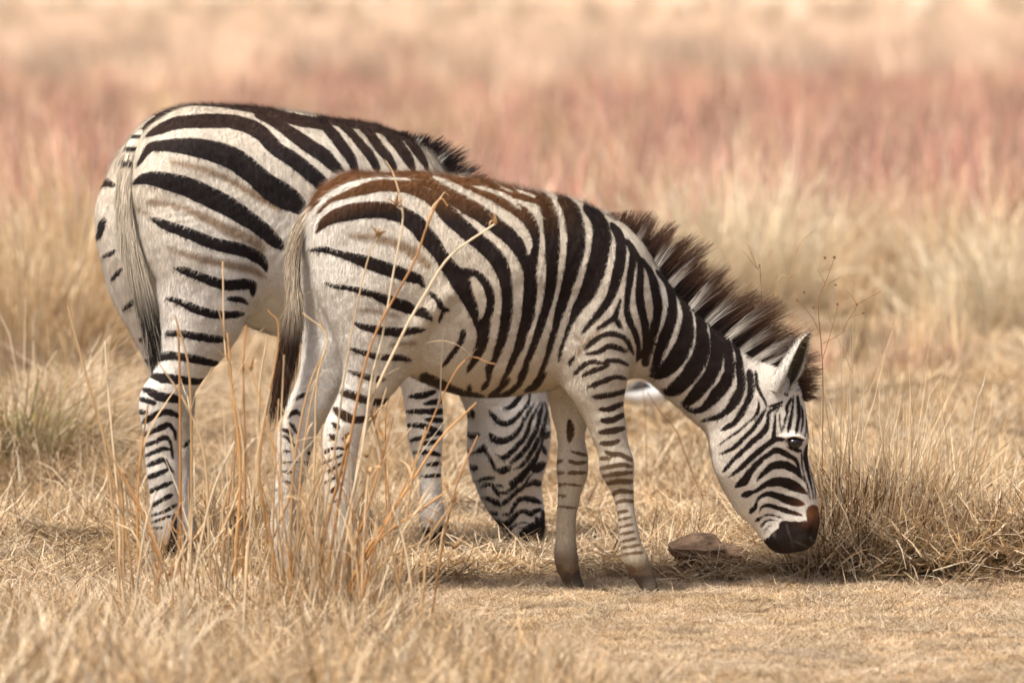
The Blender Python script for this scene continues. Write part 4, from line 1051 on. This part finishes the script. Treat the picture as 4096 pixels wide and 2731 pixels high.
def build_far_grass():
    g = np.random.default_rng(12)
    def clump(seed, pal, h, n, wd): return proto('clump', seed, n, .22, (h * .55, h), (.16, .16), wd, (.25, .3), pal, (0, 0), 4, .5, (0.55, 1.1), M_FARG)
    pk = [clump(50 + i, PINK if i < 2 else np.vstack([PINK, BLOND]), 1.0, 46, (.012, .026)) for i in range(4)]
    bl = [clump(60 + i, BLOND if i else np.vstack([BLOND, PINK]), .8, 80, (.006, .014)) for i in range(3)]
    tn = [clump(70 + i, TAN, 1.0, 80, (.012, .024)) for i in range(3)]
    P = []; Rr = []; S = []; I = []
    def put(x, y, ids, s0, s1):
        p, r = pose(x, y, g, .1, .02); P.append(p); Rr.append(r); S.append(g.uniform(s0, s1, len(x))); I.append(g.choice(ids, len(x)))
    x, y = zone(2400, 17, 70, seed=21); k = vnoise(np.stack([x, y * .4], 1), .5, 9) > .38 + .30 * np.clip((30 - y) / 14, 0, 1) + .22 * np.clip(-x / ((20 + y) / 20 * 1.366) - .05, 0, 1); put(x[k], y[k], [0, 1, 2, 3], .55, 1.0)
    x, y = zone(300, 30, 66, seed=28); k = x < -.1 * (20 + y) / 20; put(x[k], y[k], [4, 5, 6], .7, 1.1)
    x, y = zone(330, 14, 62, seed=22); put(x, y, [4, 5, 6], .5, .95)
    x, y = zone(1700, 66, 330, seed=23, geo=True); put(x, y, [7, 8, 9], .8, 1.25)
    x, y = zone(500, 330, 1100, seed=27, geo=True); put(x, y, [7, 8, 9], .9, 1.9)
    x, y = zone(450, 66, 130, seed=26, geo=True); put(x, y, [0, 1, 3], .8, 1.1)
    x, y = zone(170, 9, 20, seed=24); k = (x < -1.15 * (20 + y) / 20 * .75) | (vnoise(np.stack([x, y], 1), .5, 10) > .66); put(x[k], y[k], [4, 5, 6], .35, .65)
    scatter('tall_grass', 'distant reddish and blond tall dry grass on the plain', 'grass', pk + bl + tn, np.vstack(P), np.vstack(Rr), np.concatenate(S), np.concatenate(I))
build_far_grass()

def tuft(name, loc, label, specs, group=None, seed=0, cat='grass'):
    """specs: n, radius, (len), (inc mean, sd), (width), (droop mean, sd), palette"""
    g = np.random.default_rng(seed); VV = []; FF_ = []; CC = []; o = 0
    for n, r, ln, inc, wd, dr, pal in specs:
        Pn = disc(g, n, r); out = np.arctan2(Pn[:, 1], Pn[:, 0]); az = out + g.normal(0, .9, n)
        i_ = np.abs(g.normal(inc[0], inc[1], n)) * (0.35 + 0.9 * np.hypot(Pn[:, 0], Pn[:, 1]) / r)
        Pn[:, 2] = -0.03 - np.hypot(Pn[:, 0], Pn[:, 1]) / r * 0.01 + gh(loc[0] + Pn[:, 0], loc[1] + Pn[:, 1]) - loc[2]
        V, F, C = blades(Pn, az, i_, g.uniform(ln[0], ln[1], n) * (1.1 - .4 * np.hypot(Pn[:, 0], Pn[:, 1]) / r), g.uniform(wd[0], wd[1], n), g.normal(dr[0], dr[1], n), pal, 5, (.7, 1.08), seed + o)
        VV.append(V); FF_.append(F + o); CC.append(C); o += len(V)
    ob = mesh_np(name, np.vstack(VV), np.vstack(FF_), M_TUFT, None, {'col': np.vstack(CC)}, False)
    ob.location = loc; tag(ob, label, cat, group); return ob
def gpt(sx, y):
    x = (sx - 2048) / FPX * (y + 20); return (x, y, float(gh(np.array([x]), np.array([y]))[0]))
HAYC = np.vstack([GOLD, GREY])
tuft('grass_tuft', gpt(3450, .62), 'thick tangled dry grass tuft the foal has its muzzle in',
     [(1300, .24, (.14, .42), (.7, .5), (.003, .005), (.9, .8), HAYC), (1200, .21, (.12, .32), (.5, .4), (.005, .010), (.6, .5), np.array([[.16, .09, .045], [.22, .13, .07], [.10, .06, .035]])), (170, .20, (.34, .66), (.45, .32), (.003, .005), (.4, .5), BLOND), (90, .18, (.55, .85), (.26, .2), (.003, .0048), (.25, .3), BLOND)], seed=101)  # dark brown core blades paint the shade between the straws
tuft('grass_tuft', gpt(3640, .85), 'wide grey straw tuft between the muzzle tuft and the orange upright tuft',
     [(1500, .25, (.14, .40), (.8, .5), (.003, .005), (.9, .8), HAYC), (1200, .21, (.12, .32), (.5, .4), (.005, .010), (.6, .5), np.array([[.16, .09, .045], [.22, .13, .07], [.10, .06, .035]])), (300, .22, (.30, .62), (.42, .35), (.003, .005), (.4, .5), BLOND)], seed=102)  # second set of blades coloured dark to stand for shaded gaps
GAP_SHADE = np.array([[.16, .09, .045], [.22, .13, .07], [.10, .06, .035]])  # dark blade colours standing in for shade in the gaps of the clumps
tuft('grass_tuft', gpt(3300, .40), 'low matted straw clump directly under the foal nostrils', [(900, .15, (.06, .20), (.9, .5), (.003, .0052), (1.0, .8), HAYC), (500, .13, (.05, .12), (.5, .4), (.004, .008), (.5, .5), GAP_SHADE)], seed=107)
tuft('grass_tuft', gpt(3790, .62), 'rounded matted hay clump left of the yellow cropped cushion', [(1500, .22, (.10, .32), (.8, .5), (.003, .0052), (1.1, .8), HAYC), (1100, .20, (.10, .26), (.5, .4), (.005, .010), (.5, .5), GAP_SHADE), (60, .15, (.3, .5), (.35, .3), (.003, .005), (.4, .4), BLOND)], seed=108)
tuft('grass_tuft', gpt(3905, 2.1), 'upright orange and green stemmed tuft beside the dark burnt root',
     [(420, .10, (.15, .40), (.25, .25), (.0025, .0045), (.3, .4), np.vstack([BLOND, [[.62, .36, .13], [.50, .33, .10], [.36, .32, .10]]])), (26, .06, (.5, .66), (.12, .1), (.003, .0045), (.2, .2), BLOND), (300, .2, (.08, .2), (.8, .4), (.002, .004), (.8, .5), HAYC)], seed=103)
tuft('grass_tuft', gpt(4080, .42), 'short dense yellow cushion of cropped grass at the bare ground edge',
     [(2300, .15, (.04, .12), (.55, .35), (.002, .0036), (.5, .5), BLOND)], seed=104)
tuft('grass_tuft', gpt(70, 3.3), 'shaggy arching grass tussock with a green heart behind the adult zebra',
     [(1300, .28, (.45, .95), (.45, .3), (.0035, .006), (1.7, .5), np.vstack([GREY, GOLD[:4]])), (900, .18, (.15, .46), (.4, .3), (.005, .009), (.7, .4), GREEN)], seed=105)
tuft('grass_tuft', gpt(370, 5.2), 'shaggy straw tussock beside the green-hearted one',
     [(1200, .30, (.40, .90), (.45, .3), (.0035, .006), (1.6, .5), np.vstack([GREY, GOLD[:4]]))], seed=106)
for i, (sx, y, h, lab) in enumerate([(2960, 15.0, 1.1, 'tall pale blond tussock rising behind the foal mane'), (3330, 16, .9, 'brownish tussock leaning behind the seed-head weed'), (3760, 15.5, .85, 'blond tussock beyond the orange upright tuft'),
                                     (4040, 13.5, .8, 'bleached blond tussock on the far right edge of the clearing'), (2620, 20, .8, 'golden tussock behind the foal withers'), (110, 10.5, .95, 'tall golden tussock standing behind the shaggy tussocks'), (330, 13, 1.1, 'thin tall stalks tussock behind the adult zebra rump')]):
    tuft('grass_tussock', gpt(sx, y), lab, [(800, .36, (h * .5, h * 1.1), (.40, .26), (.008, .016), (.35, .35), np.array([[.94, .80, .58], [.88, .70, .47], [.96, .86, .66]]) if i in (0, 3) else BLOND if i != 1 else np.vstack([TAN, BLOND])), (220, .34, (h * .3, h * .6), (.6, .3), (.006, .012), (.6, .4), HAYC)], seed=120 + i)
# tall stalk tufts in front: blades plus single stalks
def tube(P, r0, r1, ring=5):
    P = catmull(P, 6); n = len(P); V = []
    T = np.gradient(P, axis=0); T /= np.linalg.norm(T, axis=1)[:, None]
    for i in range(n):
        a = np.cross(T[i], [0, 1, 0.01]); a /= np.linalg.norm(a); b = np.cross(T[i], a); r = r0 + (r1 - r0) * i / (n - 1)
        an = np.arange(ring) * 2 * math.pi / ring; V.append(P[i] + r * (np.cos(an)[:, None] * a + np.sin(an)[:, None] * b))
    V = np.vstack(V); I = np.arange(len(V)).reshape(n, ring)
    F = np.stack([I[:-1], np.roll(I[:-1], -1, 1), np.roll(I[1:], -1, 1), I[1:]], -1).reshape(-1, 4)
    return V, F
def stalk_tuft(loc, label, stalks, specs, seed, xr, extra):
    g = np.random.default_rng(seed); root = empty('grass_tuft', loc); tag(root, label, 'grass', 'tall grass tufts in front of the zebras')
    b = tuft('blade', loc, None, specs, seed=seed); b.parent = root; b.location = (0, 0, 0)
    b['kind'] = 'stuff'
    for k in ('category', 'label'):
        if k in b: del b[k]
    L0 = np.array(loc)
    for i in range(extra):
        a, b = xr[0] + (xr[1] - xr[0]) * (i + g.random()) / extra, g.normal(0, 120); h = g.uniform(450, 1250) * (0.6 + 0.4 * g.random())
        dy = g.normal(0, .15)
        stalks = stalks + [([(a, 2560, dy), (a + b * .3, 2560 - h * .4, dy), (a + b * .7, 2560 - h * .75, dy), (a + b * 1.25, 2560 - h, dy)], g.uniform(.0016, .0030))]
    for pts, r in stalks:
        y = loc[1]
        P = np.array([on_y(sx, sy, y + dy) for sx, sy, dy in pts]) - L0
        V, F = tube(P, r * 1.7, r * .9); c = (BLOND if g.random() < .6 else np.array([[.70, .42, .19], [.60, .34, .16]]))
        cc = c[g.integers(0, len(c))] * g.uniform(.8, 1.1); n = len(V) // 5; t = np.repeat(np.linspace(0, 1, n), 5)[:, None]
        nodes = np.zeros((len(V), 1))
        for q in g.random(4): nodes = np.maximum(nodes, np.exp(-((t - q) / .012) ** 2))
        C = cc * (1 - .45 * nodes) * (0.85 + .25 * t) + np.array([.12, .02, -.03]) * (1 - t) * g.random()
        D = catmull(P, 6); lv = [V]; lf = [F]; lc = [C]; o = len(V)
        for q in range(g.integers(1, 4)):
            b = D[g.integers(2, max(3, len(D) - 4))][None]; LV, LF, LC = blades(b, g.random(1) * 6.28, np.abs(g.normal(.35, .15, 1)), g.uniform(.08, .26, 1), g.uniform(.004, .008, 1), g.normal(1.2, .5, 1), BLOND, 5, (.85, 1.0), int(g.integers(0, 9999)))
            lv.append(LV); lf.append(LF + o); lc.append(LC); o += len(LV)
        st_ = mesh_np('stalk', np.vstack(lv), np.vstack(lf), M_TUFT, root, {'col': np.clip(np.vstack(lc), 0, 1)})
        if g.random() < .3:
            e = D[-1]; k = 6; HV, HF, HC = blades(np.repeat(e[None], k, 0), g.random(k) * 6.28, np.abs(g.normal(.5, .3, k)), g.uniform(.025, .06, k), g.uniform(.006, .010, k), g.normal(.9, .5, k), np.array([[.55, .34, .17], [.70, .48, .26]]), 4, (.8, 1.0), int(g.integers(0, 9999)))
            mesh_np('seed_head', HV, HF, M_TUFT, st_, {'col': HC})
    return root
st = []
def S6(x, y): return 1000 + x / 1.568, 1400 + y / 1.568
def S2(x, y): return 1000 + x / 1.568, 550 + y / 1.568
def S7(x, y): return 400 + x / 1.568, 1300 + y / 1.568
def chain(*p): return [(a[0], a[1], d) for a, d in p]
A = [(chain((S6(560, 1520), 0), (S6(640, 1000), 0), (S6(740, 400), .02), (S2(950, 1250), .04), (S2(1100, 980), .05), (S2(1260, 740), .05), (S2(1540, 540), .06)), .0030),
     (chain((S6(600, 1530), 0), (S6(720, 1280), 0), (S6(860, 1060), .02), (S6(1000, 850), .03), (S6(1190, 560), .05), (S6(1420, 330), .06)), .0030),
     (chain((S6(500, 1480), 0), (S6(690, 700), 0), (S6(760, 200), .02), (S2(830, 1250), .03), (S2(900, 850), .03), (S2(960, 500), .03), (S2(920, 430), .03)), .0022),
     (chain((S6(470, 1480), 0), (S6(620, 600), 0), (S2(760, 1300), .02), (S2(1020, 800), .03), (S2(1110, 560), .03), (S2(1190, 390), .03), (S2(1240, 430), .03)), .0024),
     (chain((S6(400, 1470), 0), (S6(520, 700), 0), (S2(620, 1320), .02), (S2(730, 800), .03), (S2(800, 620), .03)), .0018),
     (chain((S6(330, 1460), 0), (S6(400, 800), 0), (S6(420, 200), 0), (S2(480, 1250), 0), (S2(330, 1100), 0)), .0022),
     (chain((S6(250, 1460), 0), (S6(270, 800), 0), (S6(330, 400), 0), (S6(400, 150), 0), (S2(480, 1330), 0)), .0026),
     (chain((S6(300, 1470), 0), (S6(310, 900), 0), (S6(370, 400), 0), (S6(470, 0), 0)), .0026),
     (chain((S6(620, 1530), 0), (S6(800, 1200), 0), (S6(1100, 980), 0), (S6(1240, 880), 0)), .0028),
     (chain((S6(420, 1500), 0), (S6(480, 1100), 0), (S6(560, 800), 0), (S6(600, 620), 0)), .0035),
     (chain((S6(540, 1500), 0), (S6(700, 1100), 0), (S6(780, 850), 0), (S6(900, 420), 0)), .0024),
     (chain((S6(180, 1480), 0), (S6(120, 1100), 0), (S6(60, 700), 0), (S2(180, 1250), 0), (S2(110, 1080), 0)), .0022),
     (chain((S6(650, 1530), 0), (S6(880, 1300), 0), (S6(1100, 1180), 0), (S6(1280, 950), 0)), .0022),
     (chain((S6(240, 1500), 0), (S6(320, 1200), 0), (S6(420, 900), 0), (S6(500, 650), 0)), .003),
     (chain((S6(600, 1500), 0), (S6(900, 1000), 0), (S2(1300, 1450), .02), (S2(1540, 1420), .03)), .0016)]
stalk_tuft(gpt(1370, -1.35), 'tall dry grass tuft with long bent stalks crossing before the foal hind legs', A,
           [(420, .17, (.15, .42), (.35, .3), (.003, .006), (.5, .5), HAYC), (90, .14, (.4, .75), (.2, .18), (.003, .0055), (.25, .25), BLOND), (700, .32, (.06, .22), (.9, .4), (.0025, .005), (.8, .6), HAYC)], 201, (1080, 1720), 26)
Bs = [(chain((S7(120, 1568), 0), (S7(120, 1200), 0), (S7(60, 500), 0), (S7(30, 100), 0)), .0024),
      (chain((S7(150, 1560), 0), (S7(130, 1000), 0), (S7(0, 620), 0), (S7(-140, 120), 0), (S7(-200, -120), 0)), .0026),
      (chain((S7(500, 1568), 0), (S7(505, 900), 0), (S7(500, 300), 0), (S7(490, 0), 0)), .0028),
      (chain((S7(570, 1568), 0), (S7(575, 1000), 0), (S7(560, 300), 0), (S7(470, -60), 0)), .0026),
      (chain((S7(390, 1560), 0), (S7(340, 1350), 0), (S7(200, 1050), 0), (S7(120, 900), 0)), .0030),
      (chain((S7(240, 1560), 0), (S7(240, 1000), 0), (S7(300, 500), 0)), .0024),
      (chain((S7(640, 1568), 0), (S7(900, 900), 0), (S7(790, 200), 0), (S7(770, -400), 0)), .0024),
      (chain((S7(690, 1568), 0), (S7(660, 850), 0), (S7(540, 500), 0), (S7(370, 240), 0)), .0026),
      (chain((S7(850, 1568), 0), (S7(880, 900), 0), (S7(830, 400), 0), (S7(800, 50), 0)), .0028),
      (chain((S7(900, 1568), 0), (S7(910, 900), 0), (S7(900, 300), 0), (S7(915, 0), 0)), .0024),
      (chain((S7(820, 1568), 0), (S7(980, 1000), 0), (S7(1000, 400), 0), (S7(1050, 80), 0)), .0024),
      (chain((S7(430, 1568), 0), (S7(560, 1380), 0), (S7(640, 1280), 0)), .0032),
      (chain((S7(980, 1568), 0), (S7(1180, 1100), 0), (S7(1230, 800), 0)), .0028)]
stalk_tuft(gpt(900, -1.15), 'upright straw grass tuft standing before the adult zebra hind hooves', Bs,
           [(260, .28, (.12, .40), (.3, .3), (.003, .0055), (.4, .4), HAYC), (60, .26, (.35, .6), (.15, .15), (.003, .005), (.2, .2), BLOND), (500, .36, (.06, .2), (.9, .4), (.0025, .005), (.8, .6), HAYC)], 202, (480, 1150), 22)

# ------------------------------------------------------------------ weeds, twigs, rock, bird
def weed(label, y, stems, heads, mat=M_TWIG, cat='weed', group=None, name='dry_weed'):
    b = stems[0][0][0]; loc = gpt(b[0], y); root = empty(name, loc); tag(root, label, cat, group); L0 = np.array(loc)
    for pts, r in stems:
        P = np.array([on_y(a, c, y + (i % 2) * .004) for i, (a, c) in enumerate(pts)]) - L0
        if pts is stems[0][0]: P[0, 2] = min(P[0, 2], -.01)
        V, F = tube(P, r, r * .5); mesh_np('stem', V, F, mat, root)
    for sx, sy, r in heads:
        c = on_y(sx, sy, y) - L0; g = np.random.default_rng(int(sx)); k = 26
        d = g.normal(0, 1, (k, 3)); d /= np.linalg.norm(d, axis=1)[:, None]; s = np.cross(d, [0.3, 1, .2]) * .0012
        V = np.stack([c - s, c + s, c + d * r], 1).reshape(-1, 3); mesh_np('seed_head', V, np.arange(3 * k).reshape(-1, 3), mat, root)
    return root
def K(x, y): return 3100 + x / 1.12, 1000 + y / 1.12
weed('branched dry weed with small round seed heads behind the foal forehead', .55,
     [([K(205, 900), K(215, 600), K(195, 250), K(225, 150), K(265, 40)], .0018), ([K(205, 380), K(160, 290), K(98, 225)], .0011), ([K(225, 150), K(190, 85)], .001), ([K(225, 160), K(295, 120)], .001),
      ([K(212, 420), K(300, 370), K(330, 310), K(395, 280)], .0011), ([K(330, 310), K(365, 245), K(320, 180)], .001), ([K(195, 260), K(170, 255)], .0009), ([K(210, 500), K(270, 300), K(280, 240)], .001), ([K(365, 245), K(475, 185)], .001)],
     [(*K(265, 35), .007), (*K(225, 35), .006), (*K(98, 225), .006), (*K(130, 190), .005), (*K(172, 258), .005), (*K(395, 283), .005), (*K(280, 243), .005), (*K(272, 158), .005), (*K(365, 245), .005)])
weed('thin bent orange stem standing above the foal mane', 1.3, [([C4(1090, 1250), C4(1100, 640), C4(1200, 480), C4(1245, 290), C4(1355, 180)], .0016), ([C4(1185, 500), C4(1250, 425)], .0011)], [], plain('orange_stem', (.50, .30, .12)))
weed('dark bare twig leaning behind the foal neck', 1.5, [([C4(1040, 1200), C4(1010, 560), C4(985, 430), C4(930, 280)], .0017), ([C4(985, 430), C4(890, 310)], .001), ([C4(1003, 480), C4(1020, 460)], .0012)], [])
weed('reddish dry stem standing between the foal foreleg and throat', 3.2, [([C4(300, 1700), C4(285, 1400), C4(265, 1130)], .0020), ([C4(275, 1290), C4(302, 1200)], .0015)], [])
weed('brown dry branch leaning down from the foal throat', 2.2, [([C4(740, 2050), C4(560, 1660), C4(480, 1450), C4(380, 1330), C4(300, 1205)], .0024), ([C4(560, 1600), C4(600, 1390)], .0013)], [])
weed('short brown stem with withered leaves behind the foal near hind leg', .5, [([S6(860, 640), S6(850, 500), S6(870, 300)], .0022), ([S6(845, 540), S6(810, 470), S6(850, 420)], .0018), ([S6(840, 560), S6(815, 500)], .0028)], [], plain('rust_stem', (.45, .22, .07)))
weed('bleached bent stem in front of the orange upright tuft', 1.4, [([K(830, 925), K(890, 770), K(935, 600), K(945, 540)], .0028), ([K(932, 610), K(940, 590)], .004)], [], plain('pale_stem', (.62, .52, .38)))
weed('grey leaning twig between the straw tufts', 1.2, [([K(800, 960), K(765, 810), K(720, 640), K(700, 540)], .0018), ([K(750, 740), K(700, 680)], .0012)], [], plain('grey_stem', (.40, .30, .20)))
weed('thin dark seed stalk with tiny buds beyond the orange tuft', 1.9, [([K(500, 1040), K(510, 940), K(522, 860)], .002), ([K(505, 930), K(480, 935)], .0014)], [(*K(500, 930), .012)])
def rock():
    g = np.random.default_rng(5)
    import bmesh
    bm = bmesh.new(); bmesh.ops.create_icosphere(bm, subdivisions=5, radius=1.0)
    V = np.array([v.co[:] for v in bm.verts]); pl = g.normal(0, 1, (16, 3)); pl /= np.linalg.norm(pl, axis=1)[:, None]; dist = g.uniform(.55, .85, 16)
    for n, d in zip(pl, dist):
        e = V @ n - d; V = np.where((e > 0)[:, None], V - n * e[:, None] * .92, V)
    V *= (1 + .12 * (vnoise(V, 3.0, 4) - .5) + .10 * (vnoise(V, 9.0, 5) - .5))[:, None]
    V = V * [.150, .10, .054]; V[:, 2] += .02 * (V[:, 0] < 0.02)
    for v, c in zip(bm.verts, V): v.co = c
    me = bpy.data.meshes.new('rock'); bm.to_mesh(me); bm.free(); me.materials.append(M_ROCK)
    o = bpy.data.objects.new('rock', me); COL.objects.link(o); l = gpt(2825, .55); o.location = (l[0], l[1], l[2] + .046); o.rotation_euler = (0, .08, .5)
    tag(o, 'rough reddish brown rock lying in straw below the foal head', 'rock')
rock()
def bird():
    y = 7.4; loc = gpt(2590, y); root = empty('bird', loc); tag(root, 'white and black wading bird half hidden behind the foal foreleg and throat', 'bird')
    def blob(name, pts, mat):       # lofted along x: x, z, rz, ry
        D = catmull(pts, 6); ring = 16; an = np.arange(ring) * 2 * math.pi / ring; V = np.vstack([np.stack([np.full(ring, p[0]), p[3] * np.cos(an), p[1] + p[2] * np.sin(an)], 1) for p in D])
        I = np.arange(len(V)).reshape(-1, ring); F = np.stack([I[:-1], np.roll(I[:-1], -1, 1), np.roll(I[1:], -1, 1), I[1:]], -1).reshape(-1, 4)
        return mesh_np(name, V, F, mat, root)
    blob('body', [(-.13, .13, .004, .004), (-.10, .13, .022, .025), (-.03, .125, .042, .045), (.04, .13, .045, .045), (.08, .15, .036, .034), (.10, .19, .022, .022), (.112, .215, .024, .022), (.13, .222, .016, .015), (.142, .222, .002, .002)], M_WHITE)
    blob('wing', [(-.12, .145, .002, .03), (-.06, .152, .018, .047), (-.02, .155, .022, .048), (.02, .155, .004, .04)], M_BLACK)
    blob('tail_feathers', [(-.19, .125, .003, .010), (-.13, .13, .012, .02), (-.10, .13, .008, .015)], M_BLACK)
    blob('breast', [(.045, .125, .01, .02), (.07, .135, .036, .036), (.095, .16, .028, .027), (.105, .19, .010, .012)], M_BLACK)
    blob('bill', [(.138, .222, .006, .005), (.155, .220, .004, .003), (.168, .217, .001, .001)], M_BLACK)
    for s in (-1, 1):
        V, F = tube(np.array([[.01 * s, .018 * s, .10], [.005 + .012 * s, .018 * s, .05], [-.005 + .012 * s, .018 * s, -.01]]), .0035, .003); mesh_np('leg', V, F, M_GREY, root)
bird()
